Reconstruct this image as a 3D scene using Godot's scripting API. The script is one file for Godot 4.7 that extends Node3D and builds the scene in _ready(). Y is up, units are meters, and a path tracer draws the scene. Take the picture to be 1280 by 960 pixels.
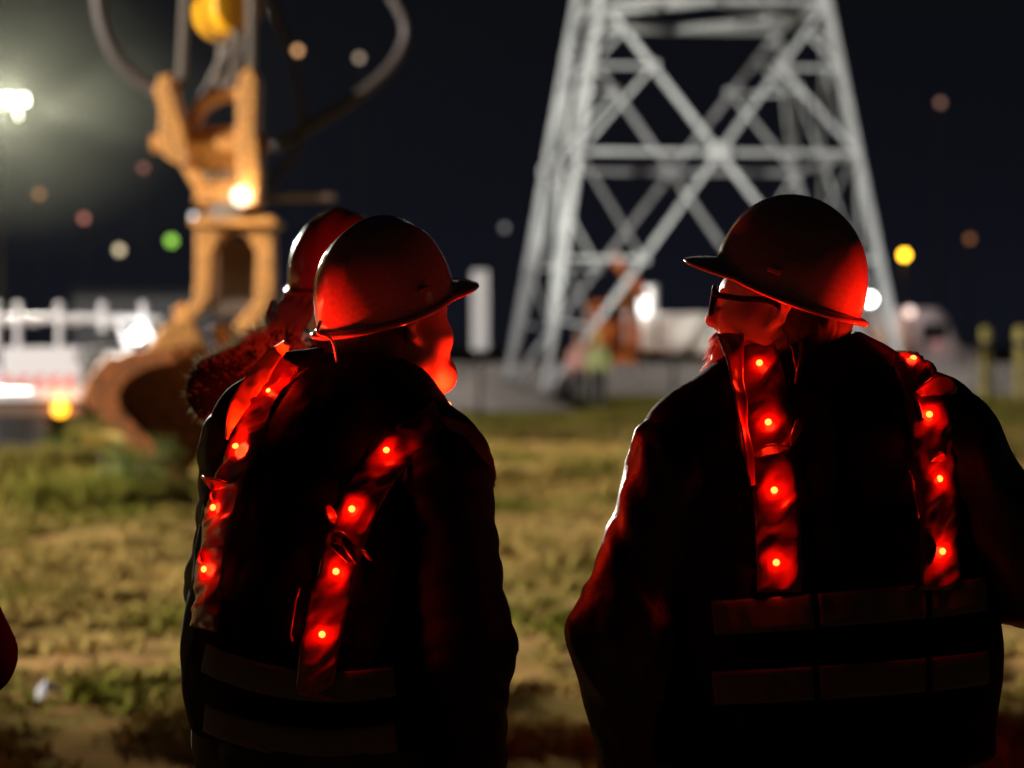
extends Node3D
# A work site at night: two workers seen from behind in vests with red lights; an excavator bucket, a truck
# and the foot of a lattice tower stand behind them under flood lights. Metres, y up, camera looks along -z.

var rng := RandomNumberGenerator.new()
var wrinkle := FastNoiseLite.new()
var lumps := FastNoiseLite.new()
var M := {}
var taken := {}
var box_cache := {}

# ------------------------------------------------------------------ small helpers

func numbered(called: String) -> String:
	if not taken.has(called):
		taken[called] = 0
		return called
	taken[called] += 1
	return "%s_%03d" % [called, taken[called]]

func thing(called: String, label: String, category: String, at := Vector3.ZERO, turn := 0.0, group := "") -> Node3D:
	var o := Node3D.new()
	o.name = numbered(called)
	add_child(o)
	o.position = at
	o.rotation.y = turn
	o.set_meta("label", label)
	o.set_meta("category", category)
	if group:
		o.set_meta("group", group)
	return o

func part(called: String, mesh: Mesh, m: Material, parent: Node, at := Vector3.ZERO, basis_ := Basis()) -> MeshInstance3D:
	var o := MeshInstance3D.new()
	o.name = called
	o.mesh = mesh
	o.material_override = m
	parent.add_child(o, true)
	o.transform = Transform3D(basis_, at)
	return o

func setting(called: String, mesh: Mesh, m: Material, kind := "structure") -> MeshInstance3D:
	var o := part(called, mesh, m, self)
	o.set_meta("kind", kind)
	return o

func mat(lin: Color, rough := 0.7, metal := 0.0, spec := 0.5) -> StandardMaterial3D:
	var m := StandardMaterial3D.new()
	m.albedo_color = lin.linear_to_srgb()
	m.roughness = rough
	m.metallic = metal
	m.metallic_specular = spec
	return m

func glow(lin: Color, energy: float) -> StandardMaterial3D:
	var m := mat(Color(0.1, 0.1, 0.1), 0.4)
	m.emission_enabled = true
	m.emission = lin.linear_to_srgb()
	m.emission_energy_multiplier = energy
	return m

func mottled(a: Color, b: Color, scale: float, freq := 0.02, rough := 0.7, metal := 0.0, seed_ := 1) -> StandardMaterial3D:
	# two real colours of one surface (dust on paint, weathered zinc, stained concrete) mixed by noise
	var m := mat(Color.WHITE, rough, metal)
	var n := FastNoiseLite.new()
	n.seed = seed_
	n.frequency = freq
	n.fractal_octaves = 5
	var t := NoiseTexture2D.new()
	t.width = 512
	t.height = 512
	t.seamless = true
	t.noise = n
	var g := Gradient.new()
	g.offsets = PackedFloat32Array([0.3, 0.7])
	g.colors = PackedColorArray([a.linear_to_srgb(), b.linear_to_srgb()])
	t.color_ramp = g
	m.albedo_texture = t
	m.uv1_triplanar = true
	m.uv1_scale = Vector3.ONE * scale
	return m

func weave(m: StandardMaterial3D, scale: float, strength: float) -> StandardMaterial3D:
	if not M.has("weave_map"):
		var n := FastNoiseLite.new()
		n.seed = 31
		n.frequency = 0.05
		n.fractal_octaves = 4
		var t := NoiseTexture2D.new()
		t.width = 512
		t.height = 512
		t.seamless = true
		t.noise = n
		t.as_normal_map = true
		t.bump_strength = 6.0
		M.weave_map = t
	m.normal_enabled = true
	m.normal_texture = M.weave_map
	m.normal_scale = strength
	m.uv1_triplanar = true
	m.uv1_scale = Vector3.ONE * scale
	return m

func arrays_mesh(v: PackedVector3Array, n: PackedVector3Array, idx: PackedInt32Array, colors := PackedColorArray()) -> ArrayMesh:
	var a := []
	a.resize(Mesh.ARRAY_MAX)
	a[Mesh.ARRAY_VERTEX] = v
	a[Mesh.ARRAY_NORMAL] = n
	a[Mesh.ARRAY_INDEX] = idx
	if colors.size():
		a[Mesh.ARRAY_COLOR] = colors
	var m := ArrayMesh.new()
	m.add_surface_from_arrays(Mesh.PRIMITIVE_TRIANGLES, a)
	return m

func normals_of(v: PackedVector3Array, idx: PackedInt32Array) -> PackedVector3Array:
	var n := PackedVector3Array()
	n.resize(v.size())
	for t in range(0, idx.size(), 3):
		var i := idx[t]
		var j := idx[t + 1]
		var k := idx[t + 2]
		var c := (v[k] - v[i]).cross(v[j] - v[i])
		n[i] += c
		n[j] += c
		n[k] += c
	for i in n.size():
		n[i] = n[i].normalized()
	return n

# a box with chamfered edges, centred
func box(size: Vector3, bevel := 0.02) -> ArrayMesh:
	var key := "%v/%f" % [size, bevel]
	if box_cache.has(key):
		return box_cache[key]
	var h := size / 2
	var b: float = min(bevel, min(h.x, min(h.y, h.z)) * 0.6)
	var st := SurfaceTool.new()
	st.begin(Mesh.PRIMITIVE_TRIANGLES)
	var corner := func(sx: int, sy: int, sz: int, axis: int) -> Vector3:
		var p := Vector3(sx * (h.x - b), sy * (h.y - b), sz * (h.z - b))
		if axis == 0: p.x = sx * h.x
		elif axis == 1: p.y = sy * h.y
		else: p.z = sz * h.z
		return p
	var quad := func(a: Vector3, b2: Vector3, c: Vector3, d: Vector3):
		var n := (b2 - a).cross(c - a)
		if n.dot(a + b2 + c + d) < 0:
			var t := b2
			b2 = d
			d = t
			n = -n
		n = n.normalized()
		for p in [a, c, b2, a, d, c]:
			st.set_normal(n)
			st.add_vertex(p)
	for s in [-1, 1]:
		quad.call(corner.call(s, -1, -1, 0), corner.call(s, 1, -1, 0), corner.call(s, 1, 1, 0), corner.call(s, -1, 1, 0))
		quad.call(corner.call(-1, s, -1, 1), corner.call(1, s, -1, 1), corner.call(1, s, 1, 1), corner.call(-1, s, 1, 1))
		quad.call(corner.call(-1, -1, s, 2), corner.call(1, -1, s, 2), corner.call(1, 1, s, 2), corner.call(-1, 1, s, 2))
		for r in [-1, 1]:
			quad.call(corner.call(s, r, -1, 0), corner.call(s, r, 1, 0), corner.call(s, r, 1, 1), corner.call(s, r, -1, 1))
			quad.call(corner.call(s, -1, r, 0), corner.call(s, 1, r, 0), corner.call(s, 1, r, 2), corner.call(s, -1, r, 2))
			quad.call(corner.call(-1, s, r, 1), corner.call(1, s, r, 1), corner.call(1, s, r, 2), corner.call(-1, s, r, 2))
			for q in [-1, 1]:
				var a: Vector3 = corner.call(s, r, q, 0)
				var b3: Vector3 = corner.call(s, r, q, 1)
				var c: Vector3 = corner.call(s, r, q, 2)
				var n := (b3 - a).cross(c - a)
				var order := [a, c, b3]
				if n.dot(a) < 0:
					order = [a, b3, c]
					n = -n
				for p in order:
					st.set_normal(n.normalized())
					st.add_vertex(p)
	box_cache[key] = st.commit()
	return box_cache[key]

# frame whose y runs along a -> b
func along(a: Vector3, b: Vector3, hint := Vector3(0.31, 0.1, 0.94)) -> Basis:
	var y := (b - a).normalized()
	var x := y.cross(hint).normalized()
	return Basis(x, y, x.cross(y))

func tube(points: PackedVector3Array, radii: PackedFloat32Array, sides := 10, cap := true) -> ArrayMesh:
	var v := PackedVector3Array()
	var idx := PackedInt32Array()
	var n := points.size()
	var prev := Vector3(0.37, 0.2, 0.9)
	for i in n:
		var dir := (points[min(i + 1, n - 1)] - points[max(i - 1, 0)]).normalized()
		var x := dir.cross(prev).normalized()
		var z := x.cross(dir).normalized()
		prev = z
		for s in sides:
			var a := TAU * s / sides
			v.append(points[i] + (x * cos(a) + z * sin(a)) * radii[i])
	for i in n - 1:
		for s in sides:
			var a := i * sides + s
			var b := i * sides + (s + 1) % sides
			var c := a + sides
			var d := b + sides
			idx.append_array([a, b, c, b, d, c])
	if cap:
		for e in 2:
			var c := v.size()
			v.append(points[0 if e == 0 else n - 1])
			var o := 0 if e == 0 else (n - 1) * sides
			for s in sides:
				var a := o + s
				var b := o + (s + 1) % sides
				idx.append_array([c, b, a] if e == 0 else [c, a, b])
	return arrays_mesh(v, normals_of(v, idx), idx)

func rod(a: Vector3, b: Vector3, r: float, sides := 10) -> ArrayMesh:
	return tube(PackedVector3Array([a, b]), PackedFloat32Array([r, r]), sides)

func bent(points: Array, r: float, sides := 8, steps := 6) -> ArrayMesh:
	var c := Curve3D.new()
	for i in points.size():
		var t: Vector3 = (points[min(i + 1, points.size() - 1)] - points[max(i - 1, 0)]) / 6.0
		c.add_point(points[i], -t, t)
	var p := PackedVector3Array()
	var rr := PackedFloat32Array()
	for i in (points.size() - 1) * steps + 1:
		p.append(c.samplef(float(i) / steps))
		rr.append(r)
	return tube(p, rr, sides)

# polygon in x/y, extruded along z by depth, centred, edges chamfered a little by an inset face
func plate(poly: PackedVector2Array, depth: float, bevel := 0.012) -> ArrayMesh:
	if Geometry2D.is_polygon_clockwise(poly):
		poly.reverse()
	var inset := Geometry2D.offset_polygon(poly, -bevel, Geometry2D.JOIN_MITER)
	var face: PackedVector2Array = inset[0] if inset.size() == 1 and inset[0].size() == poly.size() else poly
	# match the order of the inset outline to the outline
	if face.size() == poly.size() and face != poly:
		if Geometry2D.is_polygon_clockwise(face):
			face.reverse()
		var best := 0
		var least := 1e9
		for k in face.size():
			var d := face[k].distance_to(poly[0])
			if d < least:
				least = d
				best = k
		var turned := PackedVector2Array()
		for k in face.size():
			turned.append(face[(k + best) % face.size()])
		face = turned
	var st := SurfaceTool.new()
	st.begin(Mesh.PRIMITIVE_TRIANGLES)
	st.set_smooth_group(-1)
	var tri := Geometry2D.triangulate_polygon(face)
	var h := depth / 2
	var b: float = min(bevel, h * 0.5)
	for s in [1.0, -1.0]:
		for t in range(0, tri.size(), 3):
			var o := [tri[t], tri[t + 1], tri[t + 2]]
			var a2 := face[o[0]]
			var ccw := (face[o[1]] - a2).cross(face[o[2]] - a2) > 0
			if ccw == (s > 0):
				o.reverse()
			for k in o:
				st.add_vertex(Vector3(face[k].x, face[k].y, s * h))
	var n := poly.size()
	for k in n:
		var l := (k + 1) % n
		var ring := [Vector3(face[k].x, face[k].y, h), Vector3(poly[k].x, poly[k].y, h - b), Vector3(poly[k].x, poly[k].y, b - h), Vector3(face[k].x, face[k].y, -h)]
		var next := [Vector3(face[l].x, face[l].y, h), Vector3(poly[l].x, poly[l].y, h - b), Vector3(poly[l].x, poly[l].y, b - h), Vector3(face[l].x, face[l].y, -h)]
		for q in 3:
			for p in [ring[q], next[q], ring[q + 1], next[q], next[q + 1], ring[q + 1]]:
				st.add_vertex(p)
	st.generate_normals()
	return st.commit()

func ball(r: float, squash := 1.0, seg := 16) -> SphereMesh:
	var s := SphereMesh.new()
	s.radius = r
	s.height = 2 * r * squash
	s.radial_segments = seg
	s.rings = seg / 2
	return s

func disc(r: float, depth: float, seg := 24) -> ArrayMesh:
	# a wheel-like drum lying along z, with rounded edges
	var p := PackedVector3Array()
	var rr := PackedFloat32Array()
	for e in [[-0.5, 0.9], [-0.44, 0.97], [-0.34, 1.0], [0.34, 1.0], [0.44, 0.97], [0.5, 0.9]]:
		p.append(Vector3(0, 0, e[0] * depth))
		rr.append(e[1] * r)
	return tube(p, rr, seg)

func bulb_light(parent: Node3D, at: Vector3, color: Color, energy: float, size := 0.05) -> OmniLight3D:
	var l := OmniLight3D.new()
	l.name = "light"
	l.light_color = color
	l.light_energy = energy
	l.light_size = size
	l.omni_range = 60.0
	l.omni_attenuation = 2.0
	l.shadow_enabled = true
	parent.add_child(l, true)
	l.position = at
	return l

# ------------------------------------------------------------------ smooth bodies: distance fields drawn as surface nets

class Field:
	var a: Array[Vector3] = []
	var ba: Array[Vector3] = []
	var inv_l: PackedFloat32Array = []
	var ra: PackedFloat32Array = []
	var dr: PackedFloat32Array = []
	var k: PackedFloat32Array = []
	var fr: Array[Transform3D] = []
	var flat: PackedFloat32Array = []
	var cut_a: Array[Vector3] = []
	var cut_b: Array[Vector3] = []
	var cut_r: PackedFloat32Array = []
	var lo_y := -100.0
	var hi_y := 100.0
	var grow := 0.0
	var lo := Vector3.ONE * 1e6
	var hi := Vector3.ONE * -1e6

	func bone(p: Vector3, q: Vector3, r1: float, r2: float, blend := 0.03, frame := Transform3D(), squash := 1.0) -> void:
		for e in [[p, r1], [q, r2]]:
			lo = lo.min(e[0] - Vector3.ONE * (e[1] + 0.03))
			hi = hi.max(e[0] + Vector3.ONE * (e[1] + 0.03))
		var inv := frame.affine_inverse()
		var pa := p if squash == 1.0 else inv * p
		var pb := q if squash == 1.0 else inv * q
		a.append(pa)
		ba.append(pb - pa)
		inv_l.append(1.0 / maxf((pb - pa).length_squared(), 1e-9))
		ra.append(r1)
		dr.append(r2 - r1)
		k.append(blend)
		fr.append(inv)
		flat.append(squash)

	func cut(p: Vector3, q: Vector3, r: float) -> void:
		cut_a.append(p)
		cut_b.append(q)
		cut_r.append(r)

	func one(i: int, p: Vector3) -> float:
		var f := flat[i]
		if f != 1.0:
			p = fr[i] * p
		var w := p - a[i]
		var h := clampf(w.dot(ba[i]) * inv_l[i], 0.0, 1.0)
		return ((w - ba[i] * h).length() - (ra[i] + dr[i] * h)) * f

	func at(p: Vector3, only: PackedInt32Array) -> float:
		var d := 10.0
		for i in only:
			var e := one(i, p)
			var kk := k[i]
			var m := kk - absf(d - e)
			d = minf(d, e)
			if m > 0.0:
				d -= m * m * 0.25 / kk
		d -= grow
		d = maxf(d, maxf(lo_y - p.y, p.y - hi_y))
		for i in cut_r.size():
			var w := p - cut_a[i]
			var l := cut_b[i] - cut_a[i]
			var h := clampf(w.dot(l) / l.length_squared(), 0.0, 1.0)
			d = maxf(d, cut_r[i] - (w - l * h).length())
		return d

	func all() -> PackedInt32Array:
		return PackedInt32Array(range(ra.size()))

func net(f: Field, cell: float, origin: Vector3, bump := 0) -> ArrayMesh:
	const B := 5
	var lo := f.lo - Vector3.ONE * (f.grow + cell * 2)
	var hi := f.hi + Vector3.ONE * (f.grow + cell * 2)
	lo.y = maxf(lo.y, f.lo_y - cell * 3)
	hi.y = minf(hi.y, f.hi_y + cell * 3)
	var nb := Vector3i(((hi - lo) / (cell * B)).ceil())
	var nx := nb.x * B + 1
	var ny := nb.y * B + 1
	var nz := nb.z * B + 1
	var g := PackedFloat32Array()
	g.resize(nx * ny * nz)
	g.fill(1000.0)
	var reach := cell * B * 0.87
	var active: Array[Vector3i] = []
	var every := f.all()
	for bz in nb.z:
		for by in nb.y:
			for bx in nb.x:
				var c := lo + (Vector3(bx, by, bz) + Vector3.ONE * 0.5) * cell * B
				var near := PackedInt32Array()
				var ds := PackedFloat32Array()
				var least := 1e9
				for i in every:
					var d := f.one(i, c)
					ds.append(d)
					least = minf(least, d)
				if least - f.grow > reach * 1.6 + 0.03:
					continue
				for i in every:
					if ds[i] < least + reach * 2.6 + 0.06:
						near.append(i)
				var dc := f.at(c, near)
				if absf(dc) > reach * 1.8 + 0.01:
					continue
				active.append(Vector3i(bx, by, bz))
				for z in B + 1:
					for y in B + 1:
						for x in B + 1:
							var ix := bx * B + x
							var iy := by * B + y
							var iz := bz * B + z
							var at := ix + nx * (iy + ny * iz)
							if g[at] > 999.0:
								g[at] = f.at(lo + Vector3(ix, iy, iz) * cell, near)
	var v := PackedVector3Array()
	var which := {}
	var offs := [0, 1, nx, nx + 1, nx * ny, nx * ny + 1, nx * ny + nx, nx * ny + nx + 1]
	var cor := [Vector3(0, 0, 0), Vector3(1, 0, 0), Vector3(0, 1, 0), Vector3(1, 1, 0), Vector3(0, 0, 1), Vector3(1, 0, 1), Vector3(0, 1, 1), Vector3(1, 1, 1)]
	var edges := [[0, 1], [2, 3], [4, 5], [6, 7], [0, 2], [1, 3], [4, 6], [5, 7], [0, 4], [1, 5], [2, 6], [3, 7]]
	for b in active:
		for z in B:
			for y in B:
				for x in B:
					var at := (b.x * B + x) + nx * ((b.y * B + y) + ny * (b.z * B + z))
					var inside := 0
					for o in offs:
						if g[at + o] < 0.0:
							inside += 1
					if inside == 0 or inside == 8:
						continue
					var sum := Vector3.ZERO
					var count := 0
					for e in edges:
						var d0 := g[at + offs[e[0]]]
						var d1 := g[at + offs[e[1]]]
						if (d0 < 0.0) != (d1 < 0.0):
							var c0: Vector3 = cor[e[0]]
							sum += c0.lerp(cor[e[1]], d0 / (d0 - d1))
							count += 1
					which[at] = v.size()
					v.append(lo + (Vector3(b.x * B + x, b.y * B + y, b.z * B + z) + sum / count) * cell)
	var idx := PackedInt32Array()
	var step := [1, nx, nx * ny]
	for at in which:
		for ax in 3:
			var e: int = step[ax]
			var d0 := g[at]
			var d1 := g[at + e]
			if (d0 < 0.0) == (d1 < 0.0):
				continue
			var u: int = step[(ax + 1) % 3]
			var w: int = step[(ax + 2) % 3]
			if not (which.has(at - u) and which.has(at - w) and which.has(at - u - w)):
				continue
			var p0: int = which[at]
			var p1: int = which[at - u]
			var p2: int = which[at - u - w]
			var p3: int = which[at - w]
			if d0 < 0.0:
				idx.append_array([p0, p2, p1, p0, p3, p2])
			else:
				idx.append_array([p0, p1, p2, p0, p2, p3])
	var n := normals_of(v, idx)
	if bump > 0:
		for i in v.size():
			v[i] += n[i] * (cloth_bump(v[i], n[i]) if bump == 1 else vest_bump(v[i], n[i]) if bump == 2 else hair_bump(v[i]) if bump == 3 else cloth_bump(v[i], n[i]) + deep_fold(v[i]) if bump == 5 else cloth_bump(v[i], n[i]) * 0.8 + 0.004 * (absf(sin((v[i].y + 0.02 * sin(v[i].x * 20.0)) * PI / 0.052)) - 0.6))
	for i in v.size():
		v[i] -= origin
	n = normals_of(v, idx)
	return arrays_mesh(v, n, idx)

# where a line along dir first meets a field
func meet(f: Field, from: Vector3, dir: Vector3, off: float) -> Vector3:
	var p := from
	var every := f.all()
	for i in 40:
		var d := f.at(p, every) - off
		if absf(d) < 0.0006:
			break
		p += dir * d * 0.9
		if p.distance_to(from) > 1.2:
			break
	return p

func slope(f: Field, p: Vector3) -> Vector3:
	var every := f.all()
	var h := 0.004
	return Vector3(f.at(p + Vector3(h, 0, 0), every) - f.at(p - Vector3(h, 0, 0), every), f.at(p + Vector3(0, h, 0), every) - f.at(p - Vector3(0, h, 0), every), f.at(p + Vector3(0, 0, h), every) - f.at(p - Vector3(0, 0, h), every)).normalized()

func cloth_bump(p: Vector3, n: Vector3) -> float:
	var a := wrinkle.get_noise_3d(p.x * 9.0 + 3.0 * p.y, p.y * 6.0, p.z * 9.0)
	var b := wrinkle.get_noise_3d(p.x * 24.0, p.y * 15.0 + 6.0 * p.x, p.z * 24.0)
	return (0.5 - absf(a)) * 0.013 - 0.004 + b * 0.003

func vest_bump(p: Vector3, n: Vector3) -> float:
	var a := wrinkle.get_noise_3d(p.x * 7.0 + 40.0, p.y * 5.0, p.z * 7.0)
	var b := wrinkle.get_noise_3d(p.x * 30.0, p.y * 18.0, p.z * 30.0)
	return (0.5 - absf(a)) * 0.010 - 0.003 + b * 0.002

func deep_fold(p: Vector3) -> float:
	# long slanting folds of a heavy rain jacket
	var a := wrinkle.get_noise_3d(p.x * 14.0 + p.y * 9.0, p.y * 4.0 - p.x * 5.0, p.z * 10.0)
	return 0.016 * (0.35 - absf(a)) if absf(a) < 0.35 else 0.0

func hair_bump(p: Vector3) -> float:
	return 0.004 * wrinkle.get_noise_3d(p.x * 90.0, p.y * 25.0, p.z * 90.0)

# a band of tape that lies on a field: centre line in x/y, found on the surface along dir
func band(f: Field, line: Array, width: float, off: float, dir: Vector3, crinkle: float, origin: Vector3, across := Vector3.ZERO, seed_ := 0.0) -> ArrayMesh:
	var c := Curve3D.new()
	c.bake_interval = 0.01
	for i in line.size():
		var t: Vector3 = (line[mini(i + 1, line.size() - 1)] - line[maxi(i - 1, 0)]) / 6.0
		c.add_point(line[i], -t, t)
	var n := int(ceil(c.get_baked_length() / 0.007))
	var m := 9
	var top := PackedVector3Array()
	for i in n + 1:
		var s := c.get_baked_length() * i / n
		var p := c.sample_baked(s)
		var q := c.sample_baked(minf(s + 0.01, c.get_baked_length())) - c.sample_baked(maxf(s - 0.01, 0))
		var side := across if across != Vector3.ZERO else q.cross(dir).normalized()
		for j in m + 1:
			var w := (float(j) / m - 0.5) * width
			var from := p + side * w - dir * 0.5
			var hit := meet(f, from, dir, off)
			var nn := slope(f, hit)
			var cr := wrinkle.get_noise_3d(hit.x * 28.0 + seed_, hit.y * 34.0 - 20.0 * w, seed_)
			var cr2 := wrinkle.get_noise_3d(hit.x * 60.0, hit.y * 40.0 + seed_, 9.0)
			var edge := 1.0 - pow(absf(2.0 * j / m - 1.0), 6.0)
			top.append(hit + nn * (crinkle * (0.5 - absf(cr) * 1.6) + crinkle * 0.3 * cr2 + 0.002 * edge))
	var v := PackedVector3Array()
	var idx := PackedInt32Array()
	var w1 := m + 1
	for p in top:
		v.append(p - origin)
	var flat := top.size()
	for p in top:
		v.append(p - origin + dir * 0.006)
	for i in n:
		for j in m:
			var a := i * w1 + j
			idx.append_array([a, a + 1, a + w1, a + 1, a + w1 + 1, a + w1])
	for i in n:
		for j in [0, m]:
			var a: int = i * w1 + j
			idx.append_array([a, a + w1, a + flat, a + w1, a + w1 + flat, a + flat] if j == 0 else [a, a + flat, a + w1, a + w1, a + flat, a + w1 + flat])
	for j in m:
		for i in [0, n]:
			var a: int = i * w1 + j
			idx.append_array([a, a + flat, a + 1, a + 1, a + flat, a + flat + 1] if i == 0 else [a, a + 1, a + flat, a + 1, a + flat + 1, a + flat])
	var nn2 := normals_of(v, idx)
	if nn2[top.size() / 2].dot(dir) > 0:
		for t in range(0, idx.size(), 3):
			var s := idx[t + 1]
			idx[t + 1] = idx[t + 2]
			idx[t + 2] = s
		nn2 = normals_of(v, idx)
	return arrays_mesh(v, nn2, idx)

# a free standing flap of vinyl between two edge lines, with thickness and creases
func flap(e1: Array, e2: Array, thick: float, crease: float, origin: Vector3, seed_ := 0.0) -> ArrayMesh:
	var c1 := Curve3D.new()
	var c2 := Curve3D.new()
	for pair in [[c1, e1], [c2, e2]]:
		var l: Array = pair[1]
		for i in l.size():
			var t: Vector3 = (l[mini(i + 1, l.size() - 1)] - l[maxi(i - 1, 0)]) / 6.0
			pair[0].add_point(l[i], -t, t)
	var n := 28
	var m := 7
	var mid := PackedVector3Array()
	for i in n + 1:
		var p := c1.sample_baked(c1.get_baked_length() * i / n)
		var q := c2.sample_baked(c2.get_baked_length() * i / n)
		for j in m + 1:
			var r := p.lerp(q, float(j) / m)
			mid.append(r - origin)
	var w1 := m + 1
	var gi := PackedInt32Array()
	for i in n:
		for j in m:
			var a := i * w1 + j
			gi.append_array([a, a + 1, a + w1, a + 1, a + w1 + 1, a + w1])
	var nn := normals_of(mid, gi)
	for i in mid.size():
		mid[i] += nn[i] * crease * wrinkle.get_noise_3d(mid[i].x * 40.0 + seed_, mid[i].y * 18.0, mid[i].z * 40.0)
	nn = normals_of(mid, gi)
	var v := PackedVector3Array()
	var idx := gi.duplicate()
	for i in mid.size():
		v.append(mid[i] + nn[i] * thick / 2)
	for i in mid.size():
		v.append(mid[i] - nn[i] * thick / 2)
	var o := mid.size()
	for t in range(0, gi.size(), 3):
		idx.append_array([gi[t] + o, gi[t + 2] + o, gi[t + 1] + o])
	for i in n:
		for j in [0, m]:
			var a: int = i * w1 + j
			idx.append_array([a, a + w1, a + o, a + w1, a + w1 + o, a + o] if j == 0 else [a, a + o, a + w1, a + w1, a + o, a + w1 + o])
	return arrays_mesh(v, normals_of(v, idx), idx)

# ------------------------------------------------------------------ people

func head_field(h: Transform3D, nape: Vector3) -> Field:
	var f := Field.new()
	var sk := Transform3D(h.basis * Basis.from_scale(Vector3(0.80, 1.0, 1.0)), h * Vector3(0, 0.03, 0.01))
	f.bone(h * Vector3(0, 0.035, -0.008), h * Vector3(0, 0.028, 0.022), 0.088, 0.086, 0.03, sk, 0.9)
	f.bone(h * Vector3(0, 0.0, -0.045), h * Vector3(0, -0.078, -0.062), 0.058, 0.04, 0.03)
	f.bone(h * Vector3(-0.014, -0.106, -0.078), h * Vector3(0.014, -0.106, -0.078), 0.019, 0.019, 0.03)
	for s in [-1.0, 1.0]:
		f.bone(h * Vector3(s * 0.060, -0.055, -0.008), h * Vector3(s * 0.032, -0.098, -0.066), 0.027, 0.023, 0.04)
		f.bone(h * Vector3(s * 0.042, -0.030, -0.070), h * Vector3(s * 0.056, -0.026, -0.040), 0.024, 0.025, 0.03)
		f.bone(h * Vector3(s * 0.010, 0.026, -0.093), h * Vector3(s * 0.045, 0.026, -0.074), 0.013, 0.014, 0.022)
		f.bone(h * Vector3(s * 0.014, -0.040, -0.103), h * Vector3(s * 0.011, -0.036, -0.100), 0.008, 0.008, 0.008)
		f.bone(h * Vector3(s * 0.030, 0.004, -0.076), h * Vector3(s * 0.034, 0.004, -0.075), 0.013, 0.013, 0.008)
		f.bone(h * Vector3(s * 0.018, -0.062, -0.094), h * Vector3(0, -0.060, -0.101), 0.006, 0.008, 0.008)
		f.bone(h * Vector3(s * 0.016, -0.074, -0.092), h * Vector3(0, -0.074, -0.098), 0.006, 0.009, 0.008)
		var ear := [Vector3(s * 0.074, -0.030, -0.004), Vector3(s * 0.087, -0.012, 0.016), Vector3(s * 0.095, 0.012, 0.024), Vector3(s * 0.090, 0.030, 0.010), Vector3(s * 0.075, 0.018, -0.006)]
		for i in ear.size() - 1:
			f.bone(h * ear[i], h * ear[i + 1], 0.0065 if i else 0.009, 0.0065, 0.008)
		f.bone(h * Vector3(s * 0.073, -0.01, 0.004), h * Vector3(s * 0.076, 0.012, 0.008), 0.009, 0.008, 0.012)
	f.bone(h * Vector3(0, 0.016, -0.098), h * Vector3(0, -0.032, -0.118), 0.009, 0.0125, 0.014)
	f.bone(h * Vector3(0, -0.06, 0.022), nape, 0.056, 0.064, 0.04)
	f.bone(h * Vector3(0, -0.075, -0.01), nape + h.basis * Vector3(0, 0, -0.03), 0.045, 0.05, 0.03)
	return f

func hand_field(wrist: Vector3, dir: Vector3, palm: Vector3, thumb_side: float, curl := 0.45) -> Field:
	# palm and five fingers of their own length, each of three bones
	var f := Field.new()
	dir = dir.normalized()
	var side := dir.cross(palm).normalized() * thumb_side
	palm = side.cross(dir).normalized() * thumb_side
	f.bone(wrist - dir * 0.05, wrist, 0.027, 0.027, 0.02)
	for j in 4:
		var root := wrist + dir * (0.088 - 0.006 * absf(j - 1.2)) + side * (0.030 - 0.020 * j)
		f.bone(wrist + dir * 0.012 + side * (0.012 - 0.008 * j), root, 0.017, 0.0125, 0.016)
		var long: float = [0.072, 0.080, 0.074, 0.058][j]
		var p := root
		var ang := curl * 0.6
		for b in 3:
			var d := (dir * cos(ang) + palm * sin(ang)).normalized()
			var q: Vector3 = p + d * long * [0.46, 0.30, 0.24][b]
			f.bone(p, q, 0.0098 - 0.0008 * b, 0.009 - 0.0008 * b, 0.006)
			p = q
			ang += curl
	var t0 := wrist + dir * 0.025 + side * 0.026
	var t1 := t0 + (dir * 0.6 + side * 0.6 + palm * 0.3).normalized() * 0.044
	var t2 := t1 + (dir * 0.85 + side * 0.25 + palm * 0.4).normalized() * 0.034
	f.bone(t0, t1, 0.016, 0.0115, 0.015)
	f.bone(t1, t2, 0.0112, 0.0095, 0.006)
	return f

func join(meshes: Array) -> ArrayMesh:
	var v := PackedVector3Array()
	var n := PackedVector3Array()
	var idx := PackedInt32Array()
	for m in meshes:
		var a: Array = m.surface_get_arrays(0)
		var o := v.size()
		v.append_array(a[Mesh.ARRAY_VERTEX])
		n.append_array(a[Mesh.ARRAY_NORMAL])
		for i in a[Mesh.ARRAY_INDEX]:
			idx.append(i + o)
	return arrays_mesh(v, n, idx)

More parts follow.
